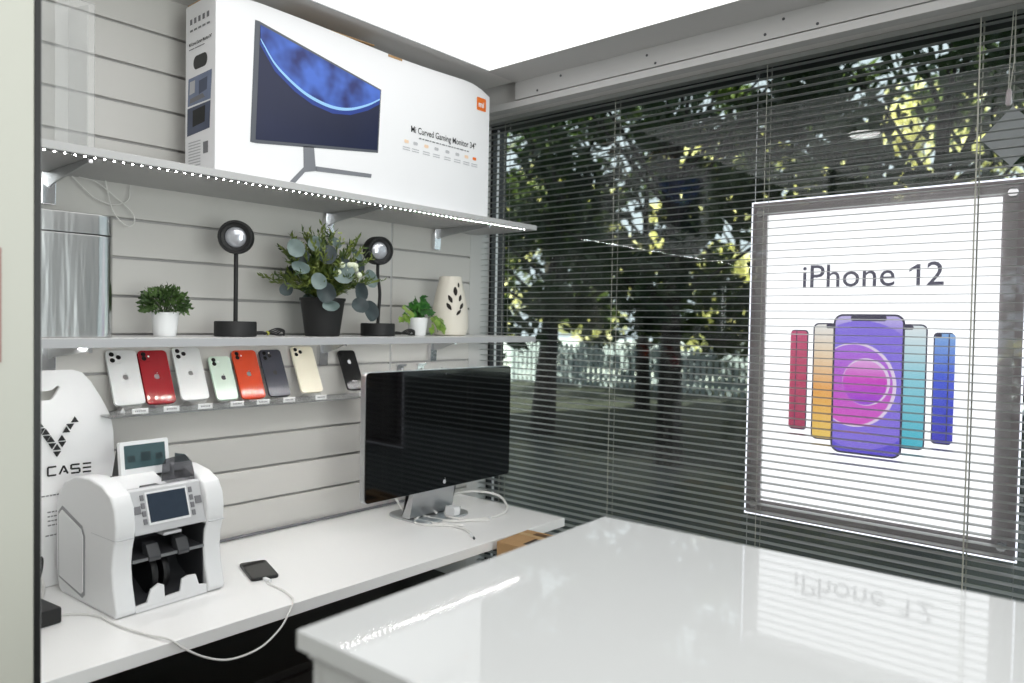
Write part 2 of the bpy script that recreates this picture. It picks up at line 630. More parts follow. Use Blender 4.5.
us = thing('wall_shelf', 'long grey upper shelf with a lit dotted LED strip along its front edge', 'shelf', (0.15, -0.8, SH1))
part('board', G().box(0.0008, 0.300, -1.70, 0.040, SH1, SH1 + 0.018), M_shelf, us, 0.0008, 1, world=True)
led = part('led_strip', G().box(0.283, 0.295, -1.69, -0.018, SH1 - 0.0016, SH1 - 0.0002), mat('led_tape', rgb(120, 120, 120), 0.5, var=0.02), us, world=True)
lm = G().box(-0.0016, 0.0016, -0.0016, 0.0016, -0.0014, 0.0).mesh('led', smooth=False)
lm.materials.append(M_wplastic)
M_led = emit('led_light', (1.0, 0.985, 0.96, 1), LED_LIGHT)
lm.materials.append(M_led)
lm.polygons[0].material_index = 1
lm.polygons[3].material_index = 1
lm.polygons[4].material_index = 1
y = -1.68
while y < -0.02:
    put('led', lm, M_led, led, (0.289, y, SH1 - 0.0017))
    y += 0.0195
for yy in (-1.470, -0.669, -0.194):
    bracket(us, yy, SH1, 0.275)

ls = thing('wall_shelf', 'long white lower shelf holding the plants, lamps and vase', 'shelf', (0.15, -0.8, SH2 - 0.02))
part('board', G().box(0.0008, 0.300, -1.70, 0.044, SH2 - 0.020, SH2), M_white, ls, 0.0008, 1, world=True)
part('edge_strip', G().box(0.3001, 0.3008, -1.70, 0.044, SH2 - 0.0198, SH2 - 0.0004), mat('shaded_edge_grey', rgb(182, 183, 186), 0.45, var=0.02), ls, world=True)  # front strip with the shade of the shelf edge put into its grey
led2 = part('led_strip', G().box(0.200, 0.212, -1.69, 0.030, SH2 - 0.0216, SH2 - 0.0202), MATS['led_tape'], ls, world=True)
M_led2 = emit('led_light_lower', (1.0, 0.985, 0.96, 1), LED_LOW_LIGHT)
lm2 = lm.copy()
lm2.materials[1] = M_led2
y = -1.68
while y < 0.02:
    put('led', lm2, M_led2, led2, (0.206, y, SH2 - 0.0217))
    y += 0.0195
for yy in (-1.470, -0.687, -0.206):
    bracket(ls, yy, SH2 - 0.020, 0.275 if yy < -1 else 0.13)

# chrome hooks left empty on the slatwall behind the monitor
for i, (y, lab) in enumerate(((-0.352, 'empty chrome slatwall hook nearest the wall panel seam'),
                              (-0.255, 'empty chrome slatwall hook beside the window end of the wall'))):
    t = thing('slatwall_hook', lab, 'hook', (0.0008, y, Z0 - 0.128), 0, 'empty chrome hooks on the slatwall')
    part('plate', G().box(0, 0.004, -0.016, 0.016, -0.045, 0.014), M_chrome, t, 0.001)
    part('arm', G().tube(spline([(0.002, 0, 0.0), (0.03, 0, -0.012), (0.07, 0.0, -0.014), (0.10, 0.0, -0.006), (0.115, 0, 0.012)], 6), 0.0045, 8), M_chrome, t)
    part('clip', G().box(0.0, 0.012, -0.02, 0.02, 0.0145, 0.022), M_chrome, t, 0.001)

# ================================================================== WORKTOP AND RECEPTION COUNTER
wt = thing('worktop', 'long white worktop along the slatwall with the banknote counter and monitor', 'worktop', (0.28, -0.85, 0.722))
part('board', G().box(0.0008, 0.555, -1.69, -0.098, 0.722, 0.750), mat('bright_white_laminate', rgb(251, 251, 250), 0.3, var=0.005, scale=5), wt, 0.001, 1, world=True)
for yy in (-1.3, -0.35):
    part('support_arm', G().prism([(0.001, 0.7215), (0.001, 0.50), (0.02, 0.50), (0.45, 0.69), (0.45, 0.7215)], 'y', yy - 0.01, yy + 0.01), M_dark, wt, world=True)

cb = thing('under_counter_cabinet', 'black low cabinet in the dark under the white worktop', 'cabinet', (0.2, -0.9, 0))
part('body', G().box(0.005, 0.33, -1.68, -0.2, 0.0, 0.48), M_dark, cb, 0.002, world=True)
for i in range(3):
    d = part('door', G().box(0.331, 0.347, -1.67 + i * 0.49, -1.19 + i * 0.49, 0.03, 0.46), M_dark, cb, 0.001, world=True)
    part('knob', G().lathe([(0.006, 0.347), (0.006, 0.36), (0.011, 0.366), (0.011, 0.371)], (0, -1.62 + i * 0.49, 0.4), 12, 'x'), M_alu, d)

rc = thing('reception_counter', 'glossy white reception counter with a thin top in the foreground', 'counter', (1.380, -1.114, 0), R(2.2))
part('top', G().box(0.0, 1.40, -0.571, 0.0, 1.081, 1.100), M_gloss, rc, 0.0015, 2)
part('side_panel', G().box(0.006, 0.024, -0.555, -0.01, 0.06, 1.0805), M_gloss, rc, 0.001)
part('side_panel', G().box(1.376, 1.394, -0.555, -0.01, 0.06, 1.0805), M_gloss, rc, 0.001)
part('front_panel', G().box(0.0245, 1.3755, -0.558, -0.540, 0.06, 1.0805), M_gloss, rc, 0.001)
part('back_panel', G().box(0.0245, 1.3755, -0.028, -0.010, 0.06, 1.0805), M_gloss, rc, 0.001)
part('plinth', G().box(0.02, 1.38, -0.54, -0.03, 0.0, 0.0595), M_dark, rc)
part('edge_strip', G().box(0.004, 1.396, -0.5595, -0.5585, 1.070, 1.0805), M_gplastic, rc)

# ================================================================== MONITOR CARTON ON THE UPPER SHELF
BX0, BX1, BY0, BY1, BZ0, BZ1 = 0.105, 0.262, -1.182, -0.186, SH1 + 0.0185, 2.214
mc = thing('monitor_carton', 'big white monitor carton with a blue planet screen picture on the upper shelf', 'box', (0.18, -0.68, BZ0))
body = G()
prof = []
n = 24
topz = lambda t: BZ1 - 0.010 * math.exp(-((t - 0.62) / 0.25) ** 2) - 0.030 * max(0, (t - 0.88) / 0.12) ** 2 - 0.012 * max(0, (0.1 - t) / 0.1)
pts = [(BY0, BZ0)] + [(BY1, BZ0)] + [(BY1 + (BY0 - BY1) * i / n, topz(1 - i / n)) for i in range(n + 1)]
body.prism(pts, 'x', BX0, BX1)
part('body', body, M_cardw, mc, 0.003, 2, world=True)
part('top_flap', G().prism([(BY0 + 0.004, 2.2000), (BY0 + 0.5, BZ1 + 0.004), (BY0 + 0.5, BZ1 + 0.0065), (BY0 + 0.004, 2.2075)], 'x', BX0 + 0.004, BX1 - 0.012), M_card, mc, world=True)
part('tape', G().box(BX1 + 0.0002, BX1 + 0.0010, -0.64, -0.585, 2.196, 2.203), M_card, mc, world=True)
XF = BX1 + 0.0009
M_navy = mat('navy_print', rgb(14, 24, 58), 0.35, var=0.25, scale=6)
M_planet = leaf_mat('planet_print', rgb(20, 36, 104), rgb(66, 106, 200), 0.35, 0.0, 14)
M_rim = mat('planet_rim_print', rgb(150, 200, 250), 0.35, var=0.05)
M_rim2 = mat('planet_glow_print', rgb(28, 58, 140), 0.35, var=0.1)
M_bez = mat('bezel_print', rgb(84, 88, 96), 0.4, var=0.04)
pic = [(-1.0625, 2.158), (-0.669, 2.086), (-0.678, 1.908), (-1.073, 1.862)]
bezel = part('screen_bezel', G().flat([(-1.077, 2.166), (-1.064, 2.166), (-0.665, 2.090), (-0.674, 1.901), (-1.070, 1.853), (-1.088, 1.853)], 'x', XF), M_bez, mc, world=True)
part('screen_picture', G().flat(pic, 'x', XF + 0.0004), M_navy, mc, world=True)
rim = spline([(0, -1.062, 2.120), (0, -1.053, 2.107), (0, -1.017, 2.063), (0, -0.957, 2.024), (0, -0.903, 2.003), (0, -0.837, 1.994), (0, -0.777, 2.003), (0, -0.715, 2.030), (0, -0.6705, 2.058)], 6)
rim = [(p.y, p.z) for p in rim]
part('planet_glow', G().flat([(-1.064, 2.108), (-1.0195, 2.050), (-0.959, 2.012), (-0.903, 1.990), (-0.838, 1.981), (-0.777, 1.990), (-0.715, 2.017), (-0.672, 2.045)] + rim[::-1], 'x', XF + 0.0007), M_rim2, mc, world=True)
part('planet', G().flat([(-1.0625, 2.158)] + rim + [(-0.669, 2.086)], 'x', XF + 0.0010), M_planet, mc, world=True)
rimw = G()
for i in range(len(rim) - 1):
    a, b = rim[i], rim[i + 1]
    w0, w1 = 0.004 + 0.005 * math.sin(PI * i / len(rim)), 0.004 + 0.005 * math.sin(PI * (i + 1) / len(rim))
    rimw.add([(XF + 0.0013, a[0], a[1]), (XF + 0.0013, b[0], b[1]), (XF + 0.0013, b[0], b[1] + w1), (XF + 0.0013, a[0], a[1] + w0)], [(0, 1, 2, 3)])
part('planet_rim', rimw, M_rim, mc, world=True)
part('printed_neck', G().flat([(-0.931, 1.872), (-0.897, 1.877), (-0.891, 1.823), (-0.929, 1.808)], 'x', XF), mat('stand_print', rgb(122, 124, 130), 0.4, var=0.04), mc, world=True)
sf = G().flat([(-0.972, 1.770), (-0.930, 1.815), (-0.888, 1.8245), (-0.888, 1.812), (-0.925, 1.803), (-0.955, 1.769)], 'x', XF + 0.0003)
sf.flat([(-0.890, 1.8245), (-0.697, 1.8345), (-0.699, 1.823), (-0.890, 1.811)], 'x', XF + 0.0003)
part('printed_foot', sf, MATS['stand_print'], mc, world=True)
part('title_print', lettering(G(), 'Mi Curved Gaming Monitor 34"', (XF, -0.545, 1.990), (0, 1, 0), (0, 0, 1), width=0.292, bold=0.010, ysc=1.25), M_ink, mc, world=True)
sub = G()          # a line of print too small to read
yy = -0.512
while yy < -0.292:
    w = random.uniform(0.006, 0.020)
    sub.flat([(yy, 1.9745), (yy + w, 1.9745), (yy + w, 1.9785), (yy, 1.9785)], 'x', XF)
    yy += w + 0.004
part('subtitle_print', sub, M_inkg, mc, world=True)['kind'] = 'stuff'
M_peach = mat('peach_print', rgb(244, 214, 184), 0.5, var=0.03)
for i, yy in enumerate((-0.563, -0.526, -0.480, -0.436, -0.387, -0.341, -0.298, -0.259)):
    g = G().flat(rrect(yy - 0.009, yy + 0.009, 1.952, 1.962, 0.003, 2), 'x', XF)
    part('feature_icon', g, M_orange if i == 7 else (M_peach if i in (0, 2, 6) else M_inkl), mc, world=True)
    g = G()
    for j in range(2):
        g.flat([(yy - 0.015, 1.937 - j * 0.007), (yy + 0.015, 1.937 - j * 0.007), (yy + 0.015, 1.940 - j * 0.007), (yy - 0.015, 1.940 - j * 0.007)], 'x', XF)
    part('feature_caption', g, M_inkl, mc, world=True)
lg = part('brand_square', G().flat(rrect(-0.2515, -0.2060, 2.126, 2.170, 0.004, 3), 'x', XF), M_orange, mc, world=True)
part('brand_letters', lettering(G(), 'mi', (XF + 0.0004, -0.2425, 2.138), (0, 1, 0), (0, 0, 1), width=0.026, bold=0.03), M_cardw, mc, world=True)
# printed left end of the carton
YS = BY0 - 0.0006
part('end_title', lettering(G(), 'Mi Curved Gaming Monitor 34"', (0.126, YS, 2.096), (1, 0, 0), (0, 0, 1), width=0.118, bold=0.02, ysc=1.3), M_ink, mc, world=True)
part('end_subtitle', G().flat([(0.126, 2.0860), (0.155, 2.0860), (0.155, 2.0885), (0.126, 2.0885)], 'y', YS).flat([(0.158, 2.0860), (0.208, 2.0860), (0.208, 2.0885), (0.158, 2.0885)], 'y', YS), M_inkg, mc, world=True)['kind'] = 'stuff'
part('hand_hole', G().flat(rrect(0.150, 0.222, 2.032, 2.066, 0.016, 6), 'y', YS), M_black, mc, world=True)
M_photo = mat('room_photo_print', rgb(112, 124, 152), 0.4, var=0.35, scale=22)
M_photo2 = mat('desk_photo_print', rgb(62, 72, 98), 0.4, var=0.35, scale=22)
p1 = part('photo_print', G().flat([(0.124, 2.014), (0.246, 2.017), (0.240, 1.945), (0.120, 1.944)], 'y', YS), M_photo, mc, world=True)
part('photo_monitor', G().flat([(0.180, 2.000), (0.224, 2.003), (0.222, 1.972), (0.180, 1.966)], 'y', YS - 0.0004), M_photo2, p1)
part('photo_desk', G().flat([(0.135, 1.962), (0.200, 1.966), (0.212, 1.954), (0.130, 1.950)], 'y', YS - 0.0004), M_inkg, p1)
part('photo_lampshade', G().flat([(0.132, 2.005), (0.160, 2.006), (0.158, 1.975), (0.130, 1.972)], 'y', YS - 0.0004), M_inkl, p1)
p2 = part('photo_print', G().flat([(0.119, 1.939), (0.240, 1.941), (0.236, 1.874), (0.118, 1.868)], 'y', YS), M_photo2, mc, world=True)
part('photo_screen', G().flat([(0.148, 1.930), (0.214, 1.934), (0.212, 1.893), (0.148, 1.888)], 'y', YS - 0.0004), M_ink, p2)
g = G()
for i in range(9):
    z = 1.848 - i * 0.0075
    g.flat([(0.126, z), (0.190, z), (0.190, z + 0.0028), (0.126, z + 0.0028)], 'y', YS)
part('small_print', g, M_inkl, mc, world=True)
part('spec_label', G().flat([(0.203, 1.843), (0.229, 1.843), (0.229, 1.814), (0.204, 1.814)], 'y', YS), M_inkg, mc, world=True)
g = G()
for i in range(5):
    g.flat([(0.130 + i * 0.022, 2.150), (0.142 + i * 0.022, 2.150), (0.142 + i * 0.022, 2.164), (0.130 + i * 0.022, 2.164)], 'y', YS)
    g.flat([(0.130 + i * 0.022, 2.132), (0.146 + i * 0.022, 2.132), (0.146 + i * 0.022, 2.137), (0.130 + i * 0.022, 2.137)], 'y', YS)
part('handling_marks', g, M_inkg, mc, world=True)

# clear acrylic sleeve standing beside the carton
ac = thing('acrylic_sleeve', 'clear acrylic sleeve standing at the left end of the upper shelf', 'display stand', (0.13, -1.46, SH1 + 0.0185))
part('front_sheet', G().box(0.07, 0.073, -0.055, 0.025, 0, 0.34), M_acryl, ac)
part('back_sheet', G().box(-0.05, -0.047, -0.055, 0.045, 0, 0.36), M_acryl, ac)
part('side_sheet', G().prism([(-0.0465, 0), (0.0695, 0), (0.0695, 0.335), (-0.0465, 0.355)], 'y', 0.010, 0.013), M_acryl, ac)
part('foot', G().prism([(-0.04, 0), (0.06, 0), (0.06, 0.004), (0.01, 0.022), (-0.04, 0.004)], 'y', 0.02, 0.05), M_acryl, ac)

# cable loop under the upper shelf
cl = G()
cl.tube(spline([(0.02, -1.420, 1.741), (0.022, -1.395, 1.715), (0.024, -1.365, 1.692), (0.024, -1.325, 1.683), (0.022, -1.290, 1.700), (0.02, -1.283, 1.738)], 8), 0.0016, 6)
cl.tube(spline([(0.02, -1.405, 1.741), (0.025, -1.365, 1.733), (0.028, -1.320, 1.700), (0.03, -1.283, 1.668), (0.03, -1.278, 1.640), (0.03, -1.300, 1.634), (0.028, -1.330, 1.670), (0.024, -1.345, 1.741)], 8), 0.0016, 6)
tag(part('cable_loop', cl, M_cable, None), 'thin white cable hanging in loops below the upper shelf', 'cable')

# ================================================================== THINGS ON THE LOWER SHELF
ZS = SH2 + 0.0006
# stainless canister
sb = thing('steel_canister', 'brushed stainless steel canister with lid at the left end of the lower shelf', 'canister', (0.145, -1.545, ZS))
outer = rrect(-0.105, 0.105, -0.15, 0.145, 0.045, 8)
part('body', G().prism(outer, 'z', 0.0, 0.226), M_steel, sb, 0.0015)
part('lid', G().prism(outer, 'z', 0.2285, 0.272), M_steel, sb, 0.0015)
part('lid_gap', G().prism(rrect(-0.103, 0.103, -0.148, 0.143, 0.043, 8), 'z', 0.2262, 0.2283), M_black, sb)


def leaf_poly(L, Wd, n=5, cup=0.12):
    """leaf lying along +x"""
    vs, fs = [], []
    for i in range(n + 1):
        t = i / n
        w = Wd * math.sin(PI * min(1, t * 0.92 + 0.06)) ** 0.8
        z = cup * L * math.sin(PI * t)
        vs += [(t * L, -w / 2, z), (t * L, 0, z - 0.08 * Wd), (t * L, w / 2, z)]
    for i in range(n):
        a = i * 3
        fs += [(a, a + 3, a + 4, a + 1), (a + 1, a + 4, a + 5, a + 2)]
    return vs, fs


def oriented(vs, pos, d, roll=0.0):
    d = Vector(d).normalized()
    a = d.cross(Vector((0, 0, 1)))
    a = a.normalized() if a.length > 1e-3 else Vector((0, 1, 0))
    b = a.cross(d)
    a, b = a * math.cos(roll) + b * math.sin(roll), b * math.cos(roll) - a * math.sin(roll)
    p = Vector(pos)
    return [p + d * v[0] + a * v[1] + b * v[2] for v in vs]


M_box1 = leaf_mat('small_green_leaves', rgb(48, 74, 36), rgb(98, 128, 70), 0.5, 0.25, 30)
M_euc = leaf_mat('eucalyptus_leaf', rgb(92, 110, 108), rgb(136, 152, 150), 0.5, 0.12, 14)
M_eucd = leaf_mat('dark_eucalyptus_leaf', rgb(44, 54, 58), rgb(70, 82, 84), 0.5, 0.1, 14)
M_fern = leaf_mat('fresh_green_sprigs', rgb(52, 80, 40), rgb(136, 150, 74), 0.5, 0.3, 26)
M_ivy = leaf_mat('ivy_leaf', rgb(30, 84, 34), rgb(76, 138, 52), 0.4, 0.25, 30)
M_ivy2 = leaf_mat('pale_ivy_leaf', rgb(96, 146, 56), rgb(160, 186, 96), 0.4, 0.3, 30)
M_petal = mat('cream_flower', rgb(226, 232, 206), 0.5, var=0.06)
M_stem = mat('green_stem', rgb(74, 84, 60), 0.6, var=0.1)
M_soil = mat('potting_soil', rgb(50, 42, 34), 0.9, var=0.2)

# small boxwood ball in white pot
pl = thing('potted_plant', 'small bushy green plant in a white pot beside the steel canister', 'potted plant', (0.165, -1.258, ZS))
part('pot', G().lathe([(0.0235, 0), (0.026, 0.004), (0.0325, 0.055), (0.0325, 0.060), (0.029, 0.060), (0.028, 0.050)], n=32), M_wplastic, pl)
part('soil', G().lathe([(0.0275, 0.050), (0.010, 0.053)], n=20), M_soil, pl)
g = G()
lv, lf = leaf_poly(0.0115, 0.0068, 2)
for i in range(950):
    th = random.uniform(0, 2 * PI)
    ph = math.asin(random.uniform(-0.35, 1))
    rr = random.uniform(0.55, 1.0) + random.choice([0, 0, 0, 0.1])
    d = Vector((math.cos(th) * math.cos(ph), math.sin(th) * math.cos(ph), math.sin(ph)))
    pos = Vector((d.x * 0.050 * rr, d.y * 0.055 * rr, 0.076 + d.z * 0.048 * rr))
    dd = d + Vector((random.uniform(-.8, .8), random.uniform(-.8, .8), random.uniform(-.5, .8)))
    g.add(oriented(lv, pos, dd, random.uniform(0, 3)), lf)
part('foliage', g, M_box1, pl)['kind'] = 'stuff'
g = G()
for i in range(14):
    th = i * 2.4
    g.tube([(0, 0, 0.05), (0.02 * math.cos(th), 0.02 * math.sin(th), 0.08), (0.036 * math.cos(th), 0.036 * math.sin(th), 0.096)], 0.0012, 5)
part('stem', g, M_stem, pl)


def sunset_lamp(loc, label, yaw, head_dz, wavy=0.0, tail=1):
    t = thing('projector_lamp', label, 'lamp', loc, 0, 'black projector lamps on the lower shelf')
    part('base', G().lathe([(0.052, 0), (0.054, 0.002), (0.054, 0.037), (0.052, 0.040)], n=48), M_blackm, t)
    P = [(0, 0, 0.039), (0.0, wavy * 0.6, 0.09), (0, wavy, 0.14), (0, -wavy * 0.4, 0.19), (0, -wavy * 0.5, head_dz - 0.035)]
    part('pole', G().tube(spline(P, 6), 0.0058 if wavy == 0 else 0.0052, 12), M_blackm, t)
    h = bpy.data.objects.new('head', G().lathe([(0.040, -0.022), (0.0445, -0.018), (0.0445, 0.018), (0.042, 0.022), (0.0385, 0.022), (0.036, 0.017), (0.028, 0.015), (0.027, 0.009)], n=48, axis='x').mesh('head'))
    COL.objects.link(h)
    h.data.materials.append(M_blackm)
    h.parent = t
    h.location = (0, -wavy * 0.5, head_dz)
    h.rotation_euler = (0, R(4), yaw)
    part('lens', G().lathe([(0.0272, 0.0095), (0.024, 0.0135), (0.014, 0.0170), (0.004, 0.0182)], n=32, axis='x'), M_lens, h)
    part('reflector', G().lathe([(0.0265, 0.0088), (0.018, 0.0068), (0.008, 0.0050)], n=32, axis='x'), M_refl, h)
    c = G()
    c.tube(spline([(0.02, 0.050, 0.010), (0.022, 0.066, 0.010), (0.024, 0.075, 0.008)], 5), 0.0045, 8)
    part('cable_grommet', c, M_blackm, t)
    c = G()
    for k in range(4):
        a = 0.004 * k
        c.tube(spline([(0.024, 0.075, 0.008), (0.03, 0.09 + a, 0.018 - a), (0.03, 0.11 + a * tail, 0.022 - a * 0.6), (0.03, 0.128, 0.016 - a), (0.035, 0.120, 0.0045), (0.035, 0.098, 0.005), (0.03, 0.085, 0.012)], 5), 0.0022, 6)
    part('coiled_cable', c, M_blackm, t)
    return t


M_lens = mat('lamp_lens', rgb(226, 228, 236), 0.12, 0.55, var=0.15, scale=120)
M_refl = mat('lamp_reflector', rgb(236, 236, 240), 0.3, 0.6, var=0.03)
l1 = sunset_lamp((0.170, -1.073, ZS), 'black projector lamp on a straight pole left of the large plant', R(-36), 0.264)
c = part('cable_tie', G().tube([(0.024, 0.0785, 0.008), (0.024, 0.083, 0.010)], 0.0062, 10), mat('yellow_tie', rgb(170, 170, 70), 0.5, var=0.05), l1)
sunset_lamp((0.160, -0.583, ZS), 'black projector lamp on a slightly bent pole right of the large plant', R(-14), 0.270, 0.006, 0.6)

# large artificial plant
bp = thing('potted_plant', 'large eucalyptus and flower arrangement in a black tapered pot', 'potted plant', (0.165, -0.795, ZS))
part('pot', G().lathe([(0.048, 0), (0.050, 0.003), (0.064, 0.104), (0.067, 0.104), (0.067, 0.112), (0.061, 0.112), (0.058, 0.095)], n=40), M_blackm, bp)
part('soil', G().lathe([(0.058, 0.095), (0.02, 0.10)], n=20), M_soil, bp)
g = G()
lv, lf = leaf_poly(0.020, 0.0065, 2)
for i in range(150):      # sprigs
    th = random.uniform(0, 2 * PI)
    el = random.uniform(0.05, 1.35)
    L = random.uniform(0.09, 0.19)
    base = Vector((random.uniform(-.02, .02), random.uniform(-.02, .02), 0.10))
    d = Vector((math.cos(th) * math.cos(el) * 0.72, math.sin(th) * math.cos(el), math.sin(el)))
    tip = base + d * L + Vector((0, 0, 0.03))
    g.tube([base, base.lerp(tip, .5) + Vector((0, 0, .015)), tip], 0.0011, 4)
    for k in range(18):
        t = 0.3 + 0.7 * k / 16
        p = base.lerp(tip, t) + Vector((0, 0, .03 * math.sin(PI * t) * .5))
        dd = d + Vector((random.uniform(-1, 1), random.uniform(-1, 1), random.uniform(-.6, 1)))
        g.add(oriented(lv, p, dd, random.uniform(0, 3)), lf)
part('greenery', g, M_fern, bp)['kind'] = 'stuff'


def round_leaf(parent, pos, r, normal, m, name='leaf', roll=0.0, asp=0.85):
    """cupped round leaf, stalk at its lower end"""
    nrm = Vector(normal).normalized()
    a = Vector((0, 0, 1)) - nrm * nrm.z
    a.normalize()
    b = a.cross(nrm)
    a, b = a * math.cos(roll) + b * math.sin(roll), b * math.cos(roll) - a * math.sin(roll)
    vs = [nrm * (-0.06 * r)]
    for rr, dz in ((0.5, -0.02), (1.0, 0.10)):
        for i in range(16):
            t = 2 * PI * i / 16
            rad = r * rr * (1.0 - 0.10 * (math.cos(t) < -0.8))
            vs.append(a * (rad * math.cos(t)) + b * (rad * asp * math.sin(t)) + nrm * (dz * r + 0.12 * r * math.sin(t) ** 2 * rr))
    fs = [(0, 1 + i, 1 + (i + 1) % 16) for i in range(16)] + [(1 + i, 17 + i, 17 + (i + 1) % 16, 1 + (i + 1) % 16) for i in range(16)]
    o = put(name, G().add(vs, fs).mesh('leaf'), m, parent, pos)
    return o


# pixel-measured offsets from the pot (y right, z up), x towards the room
for (yy, zz, xx, r, nx, ny, nz, dark) in (
        (-0.120, 0.245, 0.04, .030, 1, -.25, .35, 0), (-0.050, 0.265, 0.03, .026, 1, -.2, .3, 0), (-0.020, 0.235, 0.05, .030, 1, -.5, .1, 1),
        (-0.110, 0.190, 0.05, .030, .7, -.2, .8, 0), (0.000, 0.180, 0.10, .036, 1, -.5, .5, 0), (-0.045, 0.125, 0.08, .032, 1, -.4, -.1, 1),
        (-0.035, 0.085, 0.09, .028, .6, -.3, .9, 0), (0.095, 0.245, 0.03, .026, .8, .2, .6, 0), (0.075, 0.130, 0.08, .033, 1, .2, .0, 1),
        (0.105, 0.075, 0.09, .034, 1, .1, .15, 1), (0.060, 0.090, 0.10, .030, .8, -.3, .6, 1), (0.150, 0.175, 0.03, .032, 1, .1, .3, 0),
        (-0.135, 0.130, 0.02, .022, .8, -.5, .4, 1), (0.125, 0.215, 0.01, .024, 1, .3, .2, 1), (-0.070, 0.155, 0.08, .026, 1, -.4, .2, 0),
        (0.030, 0.275, 0.02, .020, 1, 0, .4, 0), (0.035, 0.215, 0.06, .022, .9, .2, .5, 1), (-0.085, 0.225, 0.02, .024, .9, -.4, .2, 1),
        (0.0, 0.10, -0.07, .030, -1, 0, .3, 0), (-0.06, 0.18, -0.07, .030, -1, -.4, .3, 1), (0.06, 0.2, -0.07, .030, -1, .4, .3, 0)):
    round_leaf(bp, (xx, yy, zz), r, (nx, ny, nz), M_eucd if dark else M_euc, roll=random.uniform(-.6, .6))
g = G()
for i in range(16):
    g.ball((0.095 + random.uniform(-.012, .012), 0.022 + random.uniform(-.036, .036), 0.208 - 0.25 * 0.03 * (i % 3) + random.uniform(-.014, .014)), random.uniform(.007, .010), 8, 6)
part('flower_cluster', g, M_petal, bp)
g = G()
for i in range(60):
    th = random.uniform(0, 2 * PI)
    g.ball((0.05 * math.cos(th), 0.02 + 0.11 * math.sin(th) * random.random(), 0.20 + random.uniform(-.05, .11)), random.uniform(.0025, .004), 6, 4)
part('flower_buds', g, mat('yellow_green_buds', rgb(196, 204, 140), 0.5, var=0.1), bp)['kind'] = 'stuff'
part('stem', G().tube(spline([(0, 0.03, 0.1), (0.03, 0.10, 0.2), (0.02, 0.15, 0.26), (0.01, 0.185, 0.245)], 6), 0.0016, 6), M_stem, bp)

# small ivy
iv = thing('potted_plant', 'small ivy with trailing pale leaves in a white pot beside the vase', 'potted plant', (0.170, -0.424, ZS))
part('pot', G().lathe([(0.0255, 0), (0.028, 0.003), (0.0345, 0.054), (0.0345, 0.060), (0.031, 0.060), (0.030, 0.050)], n=32), M_wplastic, iv)
part('soil', G().lathe([(0.0295, 0.050), (0.01, 0.053)], n=20), M_soil, iv)
ivy_v = [(0, 0, 0), (0.25, -0.42, 0.03), (0.42, -0.30, 0.02), (0.62, -0.36, 0.0), (0.70, -0.16, 0), (1.0, 0, -0.06), (0.70, 0.16, 0), (0.62, 0.36, 0), (0.42, 0.30, 0.02), (0.25, 0.42, 0.03)]
for i in range(58):
    pale = i >= 36
    if not pale:
        th = random.uniform(0, 2 * PI)
        rr = random.uniform(0.1, 1)
        pos = Vector((0.042 * rr * math.cos(th), 0.046 * rr * math.sin(th), 0.070 + random.uniform(0, .058) * (1.15 - rr * .6)))
        d = Vector((random.uniform(0, .5), random.uniform(-1, 1), random.uniform(-.8, .5)))
    elif i < 50:
        pos = Vector((random.uniform(.01, .05), random.uniform(.040, .080), random.uniform(.020, .066)))
        d = Vector((.3, random.uniform(-.6, .8), random.uniform(-1, -.1)))
    else:
        pos = Vector((random.uniform(.01, .04), random.uniform(-.080, -.045), random.uniform(.060, .088)))
        d = Vector((.3, random.uniform(-1, .4), random.uniform(-.8, .2)))
    s = random.uniform(0.026, 0.036)
    d.normalize()
    nrm = Vector((1, random.uniform(-.6, .3), random.uniform(0, .9)))
    nrm = (nrm - d * nrm.dot(d)).normalized()
    a = nrm.cross(d)
    put('leaf', G().add([d * (v[0] * s) + a * (v[1] * s) + nrm * (v[2] * s) for v in ivy_v], [tuple(range(10))]).mesh('leaf'), M_ivy2 if pale else M_ivy, iv, pos)
g = G()
for i in range(8):
    th = i * 0.8
    g.tube([(0, 0, 0.05), (0.02 * math.cos(th), 0.025 * math.sin(th), 0.08), (0.035 * math.cos(th), 0.04 * math.sin(th), 0.09)], 0.0012, 5)
g.tube(spline([(0.01, 0.02, 0.05), (0.025, 0.045, 0.066), (0.03, 0.062, 0.04), (0.03, 0.066, 0.012)], 5), 0.0012, 5)
g.tube(spline([(0.01, -0.02, 0.05), (0.02, -0.045, 0.075), (0.025, -0.07, 0.07)], 5), 0.0012, 5)
part('vine', g, M_stem, iv)

# vase with cut-out leaves
M_vase = mat('cream_ceramic', rgb(226, 220, 208), 0.5, var=0.03, scale=40, bump=0.15, bscale=260)
vs_ = thing('vase', 'tapered cream ceramic vase with cut-out leaf shapes', 'vase', (0.155, -0.258, ZS))
vprof = [(0.050, 0), (0.058, 0.004), (0.0635, 0.030), (0.0645, 0.055), (0.061, 0.10), (0.051, 0.15), (0.041, 0.19), (0.0385, 0.205), (0.0365, 0.207), (0.035, 0.203), (0.037, 0.19)]
part('body', G().lathe(vprof, n=56), M_vase, vs_)
M_cut = mat('vase_opening', rgb(38, 32, 28), 0.9, var=0.1)


def vr(z):
    for (a, b) in zip(vprof[:-1], vprof[1:]):
        if a[1] <= z <= b[1]:
            return a[0] + (b[0] - a[0]) * (z - a[1]) / (b[1] - a[1])
    return 0.05


